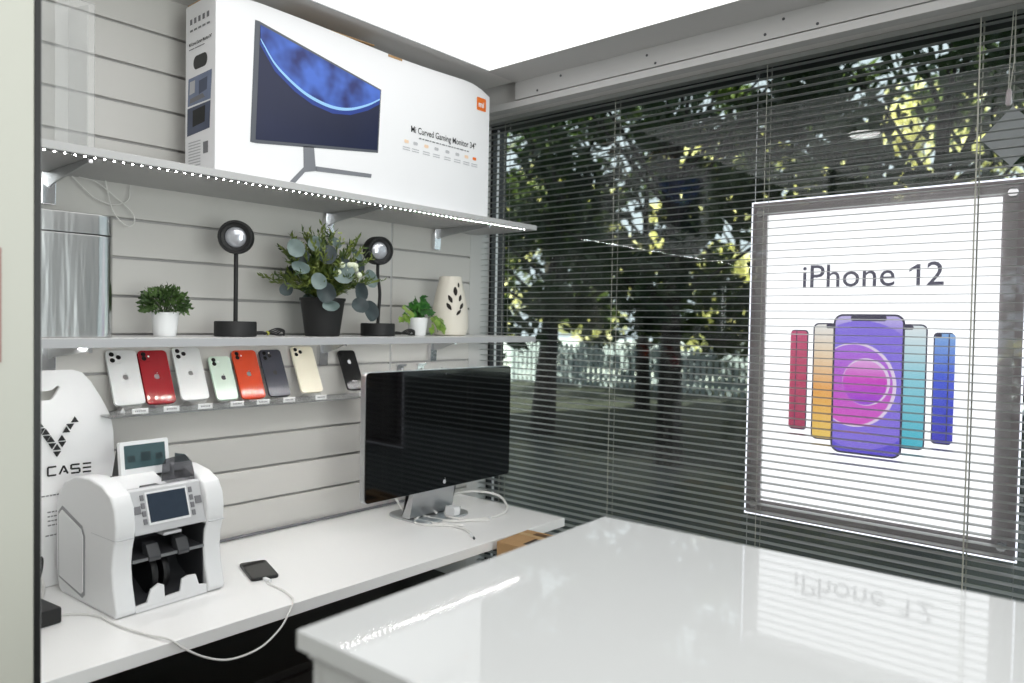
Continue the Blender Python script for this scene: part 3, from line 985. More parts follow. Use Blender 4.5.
for (th, z, ln, wd, ang) in ((6, 0.154, .032, .016, 90), (-14, 0.127, .030, .0135, 118), (24, 0.131, .026, .012, 66), (-18, 0.101, .030, .0135, 125), (26, 0.103, .028, .0125, 52), (14, 0.081, .026, .011, 45), (24, 0.176, .018, .009, 80)):
    vs2 = []
    for i in range(12):
        t = 2 * PI * i / 12
        a = ln / 2 * math.cos(t)
        b = wd / 2 * math.sin(t) * (1 - 0.25 * abs(math.cos(t)))
        s = a * math.cos(R(ang)) - b * math.sin(R(ang))
        zz = z + a * math.sin(R(ang)) + b * math.cos(R(ang))
        rr = vr(zz) + 0.0010
        q = R(th - 30) + s / rr
        vs2.append((rr * math.cos(q), rr * math.sin(q), zz))
    rc_ = vr(z) + 0.0014
    vs2.append((rc_ * math.cos(R(th - 30)), rc_ * math.sin(R(th - 30)), z))
    part('leaf_opening', G().add(vs2, [(i, (i + 1) % 12, 12) for i in range(12)]), M_cut, vs_)

# ================================================================== PHONES ON THE ACRYLIC RACK
rk = thing('phone_rack', 'clear acrylic ledge with price tags holding the row of phones', 'display rack', (0.05, -0.96, 1.150))
part('ledge', G().box(0.0008, 0.105, -1.362, -0.555, 1.150, 1.1535), M_acryl, rk, world=True)
part('front_lip', G().box(0.1055, 0.108, -1.362, -0.555, 1.150, 1.168), M_acryl, rk, world=True)
M_tag = mat('price_tag_card', rgb(236, 236, 236), 0.6, var=0.01)


def apple(cy, cz, s, x):
    """bitten fruit emblem, flat, in the y-z plane"""
    pts = []
    for i in range(28):
        t = 2 * PI * i / 28
        r = 1.0 - 0.13 * math.exp(-((math.sin(t) - 1) ** 2) / 0.02) - 0.07 * math.exp(-((math.sin(t) + 1) ** 2) / 0.02)
        yy, zz = 0.92 * r * math.cos(t), r * math.sin(t)
        if math.hypot(yy - 1.12, zz - 0.12) < 0.46:   # bite
            a = math.atan2(zz - 0.12, yy - 1.12)
            yy, zz = 1.12 + 0.46 * math.cos(a), 0.12 + 0.46 * math.sin(a)
        pts.append((cy + yy * s, cz + zz * s))
    g = G().flat(pts, 'x', x)
    g.flat([(cy + s * 0.05, cz + s * 1.02), (cy + s * 0.14, cz + s * 1.32), (cy + s * 0.46, cz + s * 1.56), (cy + s * 0.40, cz + s * 1.22)], 'x', x)
    return g


M_lensb = mat('camera_glass', rgb(8, 8, 10), 0.08, var=0.02)
M_silver = mat('silver_frosted_glass', rgb(214, 216, 216), 0.3, var=0.01)
M_red = mat('red_glass', rgb(150, 30, 38), 0.12, var=0.03, coat=0.3)
M_mint = mat('mint_glass', rgb(210, 228, 214), 0.18, var=0.01)
M_coral = mat('orange_red_glass', rgb(206, 74, 42), 0.12, var=0.03, coat=0.3)
M_graph = mat('graphite_glass', rgb(66, 68, 78), 0.2, var=0.03)
M_cream = mat('cream_gold_glass', rgb(232, 226, 206), 0.3, var=0.01)
M_jet = mat('jet_black_glass', rgb(20, 20, 21), 0.15, var=0.03)
phones = [  # y centre, width, height, bottom z, material, camera layout, emblem material, label
    (-1.303, 0.0755, 0.150, 1.178, M_silver, 3, M_chrome, 'silver phone with three cameras at the left end of the rack, beside the red one'),
    (-1.224, 0.0757, 0.1509, 1.176, M_red, 2, M_chrome, 'dark red phone on the acrylic rack'),
    (-1.133, 0.0765, 0.154, 1.180, M_silver, 3, M_chrome, 'silver phone on the rack between the red one and the mint one'),
    (-1.041, 0.0645, 0.1315, 1.174, M_mint, 2, M_dgrey, 'small pale mint green phone on the rack'),
    (-0.961, 0.0757, 0.1509, 1.172, M_coral, 2, M_chrome, 'bright orange-red phone on the rack'),
    (-0.876, 0.0714, 0.150, 1.173, M_graph, 3, M_black, 'dark graphite phone on the rack'),
    (-0.765, 0.0778, 0.154, 1.178, M_cream, 3, M_cream, 'cream gold phone on the rack'),
    (-0.599, 0.0672, 0.1384, 1.177, M_jet, 1, M_gplastic, 'black phone alone at the right end of the rack'),
]
LEAN = R(-26)
for (yc, w, h, zb, m, cams, em, lab) in phones:
    t = thing('smartphone', lab, 'phone', (0.078, yc, zb), 0, 'phones on the acrylic rack')
    t.rotation_euler = (0, LEAN, 0)
    part('body', G().prism(rrect(-w / 2, w / 2, 0.0, h, 0.0105, 6), 'x', -0.0078, 0.0), m, t, 0.0016, 3)
    part('front_glass', G().prism(rrect(-w / 2 + .002, w / 2 - .002, 0.002, h - .002, 0.009, 5), 'x', -0.0083, -0.0079), M_screen, t)
    if cams > 1:
        bs = 0.0295 if cams == 2 else 0.034
        b = part('camera_plate', G().prism(rrect(-w / 2 + .0035, -w / 2 + .0035 + bs, h - .0035 - bs, h - .0035, 0.008, 5), 'x', 0.0001, 0.0016), m, t, 0.0004, 1)
        yl = -w / 2 + .0035
        zt = h - .0035
        spots = [(yl + .0092, zt - .0088), (yl + .0092, zt - bs + .0088)]
        if cams == 3:
            spots.append((yl + bs - .0092, zt - bs / 2))
        for (a, c) in spots:
            part('camera_lens', G().lathe([(0.0056, 0.0017), (0.0062, 0.0026), (0.0052, 0.0030), (0.0048, 0.0026)], (0, a, c), 20, 'x'), M_lensb, b)
        part('flash', G().lathe([(0.0026, 0.0017), (0.0022, 0.0019)], (0, yl + bs - (.0075 if cams == 2 else .0085), zt - (bs / 2 if cams == 2 else .0085)), 12, 'x'), M_tag, b)
    else:
        part('camera_lens', G().lathe([(0.0050, 0.0001), (0.0056, 0.0012), (0.0046, 0.0014)], (0, -w / 2 + .011, h - .011), 20, 'x'), M_lensb, t)
    zc = h * (0.50 if cams > 1 else 0.70)
    part('emblem', apple(0, zc, 0.0075, 0.0003), em, t)
    if cams == 1:
        part('small_print', lettering(G(), 'iPhone', (0.0003, -0.0085, h * 0.20), (0, 1, 0), (0, 0, 1), width=0.017), M_gplastic, t)
    # easel and tag belong to the rack
    e = part('easel', G().prism([(0.030, 1.1542), (0.098, 1.1542), (0.098, 1.166), (0.090, 1.166), (0.087, zb - 0.003), (0.064, zb - 0.003), (0.0395, zb + 0.05), (0.036, zb + 0.05), (0.058, zb - 0.007), (0.030, 1.158)], 'y', yc - 0.022, yc + 0.022), M_acryl, rk, world=True)
    tg = part('price_tag', G().box(0.0985, 0.0998, yc - 0.006, yc + 0.034, 1.1555, 1.1695), M_tag, rk, world=True)
    g = G()
    for k in range(6):
        y0 = yc + 0.001 + k * 0.0045
        g.flat([(y0, 1.1605), (y0 + 0.0032, 1.1605), (y0 + 0.0032, 1.1645), (y0, 1.1645)], 'x', 0.1001)
    part('tag_print', g, M_inkg, tg)

# ================================================================== MONITOR
mn = thing('monitor', 'large black glossy monitor with aluminium back on the worktop', 'monitor', (0.284, -0.398, 0.7503))
MW, MH, MZ = 0.652, 0.392, 0.105
part('housing', G().prism(rrect(-MW / 2, MW / 2, MZ, MZ + MH, 0.014, 6), 'x', -0.026, -0.0032), M_alu, mn, 0.003, 2)
part('screen_glass', G().prism(rrect(-MW / 2 + 0.0018, MW / 2 - 0.0018, MZ + 0.0018, MZ + MH - 0.0018, 0.0125, 6), 'x', -0.003, 0.0), M_screen, mn, 0.0008, 1)
part('webcam', G().flat(circ(0.0, MZ + MH - 0.016, 0.003, 12), 'x', 0.0004), M_dgrey, mn)
part('emblem', apple(0.0, MZ + 0.022, 0.0075, 0.0005), M_gplastic, mn)
part('stand_neck', G().prism([(-0.0265, MZ + 0.16), (-0.0265, MZ + 0.06), (-0.10, 0.010), (-0.16, 0.0095), (-0.16, 0.002), (-0.09, 0.002), (-0.06, 0.010), (-0.034, MZ + 0.05), (-0.036, MZ + 0.16)][::-1], 'y', -0.095, 0.095), M_alu, mn, 0.001)
part('stand_foot', G().prism([(x, y) for x, y in rrect(-0.185, 0.015, -0.10, 0.125, 0.045, 8)], 'z', 0.0003, 0.0075), M_alu, mn, 0.002)

# cords in front of the monitor foot
cg = G()
zc = 0.7555
cg.tube(spline([(0.115, -0.44, 0.775), (0.17, -0.43, 0.762), (0.25, -0.425, zc), (0.33, -0.40, zc), (0.37, -0.33, zc), (0.385, -0.24, zc), (0.36, -0.17, 0.765), (0.29, -0.14, 0.790), (0.21, -0.19, 0.800), (0.18, -0.29, 0.790), (0.20, -0.37, 0.772), (0.24, -0.39, 0.764)], 8), 0.0042, 8)
cg.tube(spline([(0.10, -0.45, 0.80), (0.16, -0.46, 0.768), (0.23, -0.47, zc), (0.30, -0.46, zc), (0.38, -0.44, zc), (0.43, -0.445, zc), (0.47, -0.465, zc)], 8), 0.0038, 8)
cg.tube(spline([(0.22, -0.35, 0.80), (0.225, -0.33, 0.775), (0.25, -0.36, 0.760), (0.30, -0.39, 0.762), (0.36, -0.35, zc), (0.40, -0.31, zc), (0.395, -0.30, zc)], 8), 0.0034, 8)
cg.tube(spline([(0.19, -0.33, 0.815), (0.20, -0.37, 0.775), (0.215, -0.44, 0.760), (0.26, -0.50, zc), (0.33, -0.47, zc), (0.39, -0.41, zc)], 8), 0.0034, 8)
mcab = thing('coiled_cables', 'white monitor cords coiled with a plug on the worktop', 'cable', (0.28, -0.36, 0.7503))
part('cords', cg, M_cable, mcab, world=True)
part('plug', G().prism(rrect(0.255, 0.300, 0.757, 0.786, 0.008, 4), 'y', -0.365, -0.338), M_wplastic, mcab, 0.003, world=True)
for dz in (0.765, 0.778):
    part('pin', G().cyl((0.278, -0.338, dz), (0.281, -0.318, dz), 0.0022, n=10), M_chrome, mcab, world=True)
part('ferrite_bead', G().cyl((0.17, -0.462, 0.767), (0.21, -0.468, 0.760), 0.008, n=16), M_cable, mcab, 0.002, world=True)
for (a, b) in (((0.47, -0.465, zc), (0.505, -0.488, zc)), ((0.395, -0.30, zc), (0.385, -0.285, zc))):
    part('connector', G().cyl(a, b, 0.0046, n=12), M_wplastic, mcab, world=True)
part('connector_tip', G().cyl((0.505, -0.488, zc), (0.513, -0.494, zc), 0.0035, n=10), M_dgrey, mcab, world=True)

# ================================================================== BANKNOTE COUNTER
bc = thing('banknote_counter', 'white banknote counting machine with small screen on the worktop', 'counting machine', (0.371, -1.450, 0.7503), R(4))
# local frame: x forward (0 = front), y to the right (0 = left cowl outside), z up
prof = [(-0.285, 0.012), (-0.295, 0.05), (-0.297, 0.19), (-0.288, 0.228), (-0.255, 0.262), (-0.20, 0.284), (-0.13, 0.289), (-0.07, 0.280), (-0.030, 0.262), (-0.012, 0.235),
        (-0.006, 0.200), (-0.008, 0.172), (-0.018, 0.140), (-0.022, 0.105), (-0.016, 0.065), (-0.006, 0.030), (0.0, 0.012), (-0.006, 0.0015), (-0.27, 0.0015)]
for (a, b) in ((0.0, 0.044), (0.212, 0.256)):
    c = part('side_cowl', G().prism(prof, 'y', a, b), M_wplastic, bc, 0.012, 4, angle=60)
    if a == 0.0:
        pp = [(-0.280, 0.035), (-0.283, 0.190), (-0.262, 0.206), (-0.160, 0.176), (-0.146, 0.155), (-0.146, 0.022), (-0.158, 0.013)]
        part('panel_seam', G().prism(pp, 'y', -0.0012, 0.004), mat('seam_grey', rgb(150, 150, 152), 0.5, var=0.03), c, 0.001)
        pin = [(-0.273, 0.040), (-0.276, 0.184), (-0.260, 0.197), (-0.163, 0.169), (-0.153, 0.152), (-0.153, 0.028), (-0.162, 0.022)]
        part('access_panel', G().prism(pin, 'y', -0.0032, 0.004), M_wplastic, c, 0.001)
    part('cowl_joint', G().box(-0.118, -0.0035, a - 0.0004 if a == 0 else a + 0.004, a + 0.040 if a == 0 else b + 0.0004, 0.1685, 0.1698), M_gplastic, c)
# rear body and inner cavity
part('rear_body', G().prism([(-0.285, 0.012), (-0.295, 0.05), (-0.297, 0.19), (-0.284, 0.225), (-0.20, 0.235), (-0.20, 0.0015), (-0.27, 0.0015)], 'y', 0.044, 0.212), M_wplastic, bc)
part('cavity_back', G().prism([(-0.199, 0.002), (-0.199, 0.225), (-0.06, 0.178), (-0.06, 0.170), (-0.15, 0.16), (-0.165, 0.10), (-0.13, 0.045), (-0.08, 0.02), (-0.02, 0.012), (-0.02, 0.002)], 'y', 0.044, 0.212), M_dgrey, bc)
part('control_panel', G().prism([(-0.060, 0.165), (-0.010, 0.170), (-0.012, 0.178), (-0.042, 0.262), (-0.050, 0.266), (-0.062, 0.262)], 'y', 0.0445, 0.2115), M_gplastic, bc, 0.002)


def on_panel(y0, y1, s0, s1, d0, d1):
    """block lying on the sloped control panel; s runs up the slope from 0 to 1"""
    p0, p1 = Vector((-0.012, 0, 0.178)), Vector((-0.042, 0, 0.262))
    nrm = Vector((0.942, 0, 0.336))
    vs = []
    for d in (d0, d1):
        for (yy, s) in ((y0, s0), (y1, s0), (y1, s1), (y0, s1)):
            q = p0.lerp(p1, s) + nrm * d
            vs.append((q.x, yy, q.z))
    return G().add(vs, [(0, 3, 2, 1), (4, 5, 6, 7), (0, 1, 5, 4), (1, 2, 6, 5), (2, 3, 7, 6), (3, 0, 4, 7)])


M_lcd = mat('lcd_glass', rgb(48, 58, 72), 0.15, var=0.12, scale=60)
part('screen_frame', on_panel(0.078, 0.176, 0.10, 0.93, 0.0002, 0.0016), M_wplastic, bc, 0.0005)
part('lcd_screen', on_panel(0.082, 0.172, 0.16, 0.88, 0.0017, 0.0022), M_lcd, bc)
for k in range(4):
    for yy in (0.0665, 0.180):
        part('key', on_panel(yy, yy + 0.0085, 0.14 + k * 0.20, 0.28 + k * 0.20, 0.0002, 0.0026), M_inkg, bc, 0.0006, 1)
for yy in (0.049, 0.192):
    part('button', on_panel(yy + (0 if yy < .1 else 0.0), yy + 0.0155, 0.42, 0.62, 0.0002, 0.003), M_inkg, bc, 0.0008, 1)
# top hopper
part('hopper_tray', G().prism([(-0.20, 0.262), (-0.205, 0.245), (-0.08, 0.225), (-0.063, 0.232), (-0.063, 0.263), (-0.068, 0.263), (-0.075, 0.240), (-0.19, 0.262)], 'y', 0.0445, 0.2115), mat('hopper_grey', rgb(150, 151, 154), 0.4, var=0.03), bc)
part('hopper_plate', G().prism([(-0.17, 0.2585), (-0.078, 0.2425), (-0.078, 0.247), (-0.165, 0.275), (-0.17, 0.275)], 'y', 0.058, 0.165), M_wplastic, bc, 0.001)
part('feed_slot', G().box(-0.0775, -0.0715, 0.058, 0.205, 0.2435, 0.2475), M_black, bc)
part('feed_sensor', G().box(-0.100, -0.0768, 0.098, 0.136, 0.2480, 0.2600), M_black, bc)
part('hopper_rail', G().box(-0.185, -0.172, 0.046, 0.120, 0.268, 0.274), M_black, bc)
part('hopper_guard', G().prism([(-0.14, 0.262), (-0.052, 0.262), (-0.054, 0.280), (-0.066, 0.308), (-0.09, 0.320), (-0.138, 0.318)], 'y', 0.2035, 0.2060), M_smoke, bc)
part('hopper_guard', G().prism([(0.150, 0.2625), (0.2030, 0.2625), (0.2030, 0.319), (0.160, 0.314), (0.152, 0.302)], 'x', -0.100, -0.0975), M_smoke, bc)
# rear customer display
dg = part('display_frame', G().prism(rrect(0.088, 0.206, 0.268, 0.352, 0.004, 3), 'x', -0.008, 0.006), M_wplastic, bc, 0.001)
dg.location = (-0.170, 0, 0.0)
dg.rotation_euler = (0, R(-8), 0)
dg.location = Vector((-0.170 + 0.27 * math.sin(R(8)), 0, 0.27 - 0.27 * math.cos(R(8))))
part('display_screen', G().box(0.0061, 0.0068, 0.0975, 0.1965, 0.2875, 0.3430), mat('teal_lcd', rgb(66, 88, 92), 0.2, var=0.15, scale=40), dg)
part('display_icons', G().box(0.0069, 0.0071, 0.136, 0.160, 0.303, 0.324).box(0.0069, 0.0071, 0.104, 0.122, 0.303, 0.318).box(0.0069, 0.0071, 0.172, 0.190, 0.303, 0.318), mat('lcd_marks', rgb(44, 60, 64), 0.3, var=0.05), dg)
part('display_stand', G().prism([(-0.225, 0.236), (-0.182, 0.258), (-0.182, 0.345), (-0.192, 0.345)], 'y', 0.090, 0.204), M_black, bc, 0.001)
# reject pocket and stacker
part('pocket_shelf', G().prism([(-0.15, 0.115), (-0.022, 0.108), (-0.022, 0.114), (-0.15, 0.121)], 'y', 0.0445, 0.2115), M_dgrey, bc)
part('shelf_edge', G().box(-0.0219, -0.0190, 0.0445, 0.2115, 0.1075, 0.1145), M_alu, bc)
for yy in (0.092, 0.160):
    part('paddle', G().prism([(-0.045, 0.110), (-0.016, 0.104), (-0.014, 0.114), (-0.030, 0.140), (-0.05, 0.143)], 'y', yy - 0.014, yy + 0.014), M_dgrey, bc, 0.003)
part('pocket_latch', G().box(-0.05, -0.009, 0.108, 0.150, 0.1585, 0.1645), M_gplastic, bc, 0.001)
for yy in (0.105, 0.132):
    part('stacker_wheel', G().lathe([(0.010, yy - 0.007), (0.046, yy - 0.007), (0.048, yy), (0.046, yy + 0.007), (0.010, yy + 0.007)], (-0.085, 0, 0.060), 36, 'y'), M_black, bc)
lip = [(0.0445, 0.010), (0.2115, 0.010), (0.2115, 0.022), (0.192, 0.026), (0.184, 0.052), (0.166, 0.054), (0.150, 0.050), (0.146, 0.022), (0.110, 0.020), (0.108, 0.048), (0.096, 0.054), (0.078, 0.045), (0.070, 0.018), (0.0445, 0.016)]
part('stacker_lip', G().prism(lip, 'x', -0.012, -0.006), M_wplastic, bc, 0.001)
part('base_front', G().box(-0.16, -0.006, 0.0445, 0.2115, 0.0015, 0.0099), M_wplastic, bc)
part('cavity_wall', G().prism([(-0.15, 0.011), (-0.02, 0.011), (-0.024, 0.105), (-0.02, 0.150), (-0.012, 0.164), (-0.15, 0.164)], 'y', 0.2095, 0.2115), M_dgrey, bc)

# ================================================================== SHOPPING BAG
bag = thing('shopping_bag', 'white plastic carrier bag with black triangle logo behind the banknote counter', 'bag', (0.03, -1.47, 0.7503))
outl = [(-1.6430, 0.7520), (-1.3228, 0.7520), (-1.3228, 0.9321), (-1.3290, 1.1088), (-1.3353, 1.1483), (-1.3571, 1.1972), (-1.3779, 1.2367), (-1.3987, 1.2606), (-1.4195, 1.2679), (-1.4767, 1.2689), (-1.5182, 1.2648), (-1.5494, 1.2564), (-1.5806, 1.2367), (-1.6014, 1.1972), (-1.6274, 1.1483), (-1.6347, 1.1088), (-1.6430, 0.9321)]
hole = [(-1.5349, 1.2190), (-1.4767, 1.2190), (-1.4663, 1.2211), (-1.4538, 1.2315), (-1.4496, 1.2273), (-1.4579, 1.2118), (-1.4683, 1.1972), (-1.4974, 1.1951), (-1.5307, 1.1972), (-1.5411, 1.2066)]
bm = bmesh.new()


def loop_edges(pts):
    vs = [bm.verts.new((0, a, b)) for a, b in pts]
    return [bm.edges.new((vs[i], vs[(i + 1) % len(vs)])) for i in range(len(vs))]


ed = loop_edges(outl) + loop_edges(hole)
bmesh.ops.triangle_fill(bm, use_beauty=True, edges=ed)
bmesh.ops.subdivide_edges(bm, edges=bm.edges[:], cuts=3, use_grid_fill=True)
bmesh.ops.triangulate(bm, faces=bm.faces[:])


def bagx(y, z):
    return 0.046 + 0.004 * math.sin(y * 31 + z * 12) + 0.003 * math.sin(z * 29 - y * 9) - 0.018 * max(0, (z - 0.95) / 0.35)


for v in bm.verts:
    v.co.x = bagx(v.co.y, v.co.z)
me = bpy.data.meshes.new('front_sheet')
bm.to_mesh(me)
for v in me.vertices:
    v.co -= Vector((0.03, -1.47, 0.7503))
me.shade_smooth()
put('front_sheet', me, mat('white_bag_film', rgb(240, 240, 241), 0.3, var=0.01), bag)
me2 = me.copy()
for v in me2.vertices:
    v.co.x = -v.co.x * 0.5 - 0.008
put('back_sheet', me2, MATS['white_bag_film'], bag)
bm.free()


def bag_print(polys):
    g = G()
    for q in polys:
        g.add([(bagx(a, b) + 0.0035, a, b) for a, b in q], [tuple(range(len(q)))])
    return g


def tri(cy, cz, s, up=True):
    h = s * 0.86
    return [(cy - s / 2, cz - h / 2), (cy + s / 2, cz - h / 2), (cy, cz + h / 2)] if up else [(cy - s / 2, cz + h / 2), (cy, cz - h / 2), (cy + s / 2, cz + h / 2)]


S = 0.0172
tl = []
for (a, b, u) in ((-1.4548, 1.0402, 0), (-1.4553, 1.0584, 1), (-1.4657, 1.0610, 0), (-1.4444, 1.0631, 0), (-1.4683, 1.0787, 1), (-1.4767, 1.0803, 0), (-1.4455, 1.0797, 1), (-1.4787, 1.0974, 1), (-1.4361, 1.0990, 1), (-1.4278, 1.1047, 0),
                  (-1.4881, 1.0984, 0), (-1.4912, 1.1161, 1), (-1.4179, 1.1224, 1), (-1.5006, 1.1172, 0)):
    tl.append(tri(a - 0.003, b + 0.026, S, u))
part('triangle_logo', bag_print(tl), M_ink, bag, world=True, smooth=False)
# square lettering E CASE
strokes = []


def stroke(y0, z0, y1, z1, w=0.0042):
    dy, dz = y1 - y0, z1 - z0
    L = math.hypot(dy, dz)
    py, pz = -dz / L * w / 2, dy / L * w / 2
    strokes.append([(y0 + py, z0 + pz), (y0 - py, z0 - pz), (y1 - py, z1 - pz), (y1 + py, z1 + pz)])


def glyph(ch, y, z, w=0.0182, h=0.0203):
    L = {'C': [((0, 1), (1, 1)), ((0, 0), (0, 1)), ((0, 0), (1, 0))], 'A': [((0, 0), (.5, 1)), ((.5, 1), (1, 0)), ((.45, .3), (.8, .3))],
         'S': [((0, 1), (1, 1)), ((0, .5), (0, 1)), ((0, .5), (1, .5)), ((1, 0), (1, .5)), ((0, 0), (1, 0))],
         'E': [((0, 1), (1, 1)), ((0, .5), (1, .5)), ((0, 0), (1, 0))], 'V': [((0, 1), (.5, 0)), ((.5, 0), (1, 1))]}[ch]
    for (a, b) in L:
        stroke(y + a[0] * w, z + a[1] * h, y + b[0] * w, z + b[1] * h)


for i, ch in enumerate('CASE'):
    glyph(ch, -1.4772 + i * 0.0250, 1.0165)
glyph('E', -1.5115, 1.0165)
part('bag_lettering', bag_print(strokes), M_ink, bag, world=True, smooth=False)
fine = []
for i, (z, n0, n1) in enumerate(((0.9685, -1.5078, -1.4268), (0.9300, -1.4818, -1.4455), (0.9197, -1.4818, -1.4413), (0.9093, -1.4818, -1.4434), (0.8989, -1.4818, -1.4371), (0.8750, -1.4870, -1.4434))):
    y = n0
    while y < n1:
        w = random.uniform(0.004, 0.009)
        fine.append([(y, z), (y + w, z), (y + w, z + 0.003), (y, z + 0.003)])
        y += w + 0.002
part('bag_small_print', bag_print(fine), M_inkg, bag, world=True, smooth=False)['kind'] = 'stuff'

# ================================================================== PHONE, CHARGER AND CORDS ON THE WORKTOP
sp = thing('smartphone', 'black phone lying on the white worktop plugged into a white cable', 'phone', (0.305, -1.078, 0.7503), R(-17))
part('body', G().prism(rrect(-0.069, 0.069, -0.034, 0.034, 0.010, 6), 'z', 0.0, 0.0075), M_black, sp, 0.0018, 3)
part('screen_glass', G().prism(rrect(-0.066, 0.066, -0.031, 0.031, 0.008, 6), 'z', 0.0076, 0.0081), M_screen, sp)
ch = thing('charging_cable', 'thin white charging cable drooping over the worktop front edge', 'cable', (0.45, -1.25, 0.7503))
zc = 0.7535
part('cord', G().tube(spline([(0.395, -1.108, 0.7545), (0.425, -1.112, zc), (0.470, -1.112, zc), (0.520, -1.122, zc), (0.552, -1.136, 0.755), (0.566, -1.155, 0.738), (0.572, -1.185, 0.708), (0.575, -1.235, 0.684), (0.575, -1.300, 0.682), (0.572, -1.352, 0.702), (0.566, -1.398, 0.735), (0.553, -1.420, 0.756), (0.50, -1.436, zc), (0.44, -1.452, zc), (0.385, -1.462, zc), (0.32, -1.468, zc), (0.27, -1.500, zc), (0.25, -1.545, zc)], 8), 0.0022, 8), M_cable, ch, world=True)
part('plug', G().box(-0.002, 0.026, -0.0045, 0.0045, 0.0, 0.0065), M_wplastic, ch, 0.001).location = Vector((0.372, -1.101, 0.7512)) - Vector((0.45, -1.25, 0.7503))
ad = thing('power_adapter', 'black power adapter lying at the left end of the worktop', 'adapter', (0.255, -1.565, 0.7503), R(8))
part('body', G().box(-0.045, 0.045, -0.06, 0.030, 0.0, 0.034), M_black, ad, 0.005)
part('socket', G().box(-0.012, 0.012, 0.0305, 0.034, 0.008, 0.022), M_dgrey, ad, 0.001)
for (mm, nm, lab, pts, r) in (
        (M_black, 'black_cord', 'black power cord bundled behind the banknote counter', [(0.11, -1.62, 0.756), (0.13, -1.57, 0.757), (0.12, -1.525, 0.79), (0.10, -1.51, 0.84), (0.085, -1.54, 0.80), (0.10, -1.58, 0.757), (0.16, -1.61, 0.757)], 0.0045),
        (M_cable, 'white_cord', 'white cord coiled behind the banknote counter', [(0.17, -1.60, 0.757), (0.15, -1.53, 0.757), (0.10, -1.505, 0.775), (0.09, -1.52, 0.812), (0.12, -1.56, 0.80), (0.16, -1.555, 0.768), (0.12, -1.60, 0.757)], 0.0036)):
    tag(part(nm, G().tube(spline(pts, 8), r, 8), mm, None), lab, 'cable')
tag(part('trailing_cable', G().tube(spline([(0.012, -1.18, 0.757), (0.010, -0.98, 0.757), (0.010, -0.8, 0.756), (0.010, -0.6, 0.756), (0.012, -0.10, 0.756)], 6), 0.0045, 8), M_inkg, None), 'dark cord lying along the back edge of the worktop', 'cable')

# carton between worktop and reception counter, on a low black stand
st = thing('low_stand', 'black low stand under the brown carton', 'stand', (0.66, -0.38, 0))
part('top', G().box(-0.11, 0.16, -0.11, 0.11, 0.53, 0.55), M_dark, st, 0.002)
for a in (-0.10, 0.14):
    for b in (-0.095, 0.095):
        part('leg', G().box(a - 0.01, a + 0.01, b - 0.01, b + 0.01, 0.0, 0.5295), M_dark, st)
ct = thing('carton', 'brown cardboard carton between the worktop and reception counter', 'box', (0.668, -0.375, 0.5505), R(5))
part('body', G().box(-0.095, 0.12, -0.085, 0.075, 0.0, 0.2050), M_card, ct, 0.001)
part('label_print', G().flat([(-0.02, -0.060), (0.055, -0.060), (0.055, 0.005), (-0.02, 0.005)], 'z', 0.2056), mat('dark_brown_print', rgb(60, 48, 38), 0.7, var=0.4, scale=120), ct)
part('stamp_print', G().flat([(-0.05, 0.035), (0.03, 0.035), (0.03, 0.060), (-0.05, 0.060)], 'z', 0.2056), mat('brown_print', rgb(96, 72, 48), 0.7, var=0.5, scale=140), ct)
part('tape', G().flat([(-0.095, -0.012 + .03), (0.12, -0.012 + .03), (0.12, 0.012 + .03), (-0.095, 0.012 + .03)], 'z', 0.2053), mat('packing_tape', rgb(196, 164, 118), 0.3, var=0.04), ct)

# ================================================================== VENETIAN BLIND
YB = 0.068
BXA, BXB = 0.006, 2.75
vb = thing('venetian_blind', 'wide silver grey venetian blind with open slats across the window', 'blind', (1.4, YB, 2.15))
part('head_rail', G().box(BXA, BXB, YB - 0.016, YB + 0.016, 2.174, 2.1885), M_slat, vb, 0.001, world=True)
sm = G()
nseg = 4
for x in (BXA, BXB):
    for top in (1, 0):
        for i in range(nseg + 1):
            t = i / nseg * 2 - 1
            sm.v.append((x - 1.4, t * 0.0125, 0.0018 * (1 - t * t) - (0.0004 if not top else 0)))
k = nseg + 1
for i in range(nseg):
    sm.f.append((i, i + 1, 2 * k + i + 1, 2 * k + i))
    sm.f.append((k + i + 1, k + i, 3 * k + i, 3 * k + i + 1))
sm.f += [(0, 2 * k, 3 * k, k), (nseg, k + nseg, 3 * k + nseg, 2 * k + nseg)]
sm.f += [tuple(range(k)) + tuple(range(2 * k - 1, k - 1, -1)), tuple(range(2 * k, 3 * k))[::-1] + tuple(range(3 * k, 4 * k))]
slat_me = sm.mesh('slat', angle=50)
z = 2.160
zs = []
while z > 0.36:
    s = put('slat', slat_me, M_slat, vb, (0, 0, z - 2.15))
    s.rotation_euler = (R(3), 0, 0)
    zs.append(z)
    z -= 0.0222
part('bottom_rail', G().box(BXA, BXB, YB - 0.013, YB + 0.013, zs[-1] - 0.03, zs[-1] - 0.016), M_slat, vb, 0.002, world=True)
for x in (0.125, 0.624, 1.150, 1.686, 2.22, 2.7):
    for dy in (-0.0142, 0.0142):
        part('ladder_cord', G().cyl((x + dy * 0.1, YB + dy, zs[-1] - 0.02), (x + dy * 0.1, YB + dy, 2.1745), 0.0009 if x != 1.686 else 0.0020, n=6), M_cord, vb, world=True)
part('pull_cord', G().tube([(1.752, YB - 0.018, 2.175), (1.748, YB - 0.020, 2.05), (1.747, YB - 0.020, 1.985)], 0.0012, 6).tube([(1.757, YB - 0.019, 2.175), (1.757, YB - 0.021, 2.05), (1.750, YB - 0.020, 1.985)], 0.0012, 6), M_cord, vb, world=True)
part('cord_tassel', G().lathe([(0.003, 0), (0.006, -0.006), (0.0075, -0.036), (0.005, -0.040)], (1.7485, YB - 0.020, 1.987), 14), M_acryl2, vb, world=True)

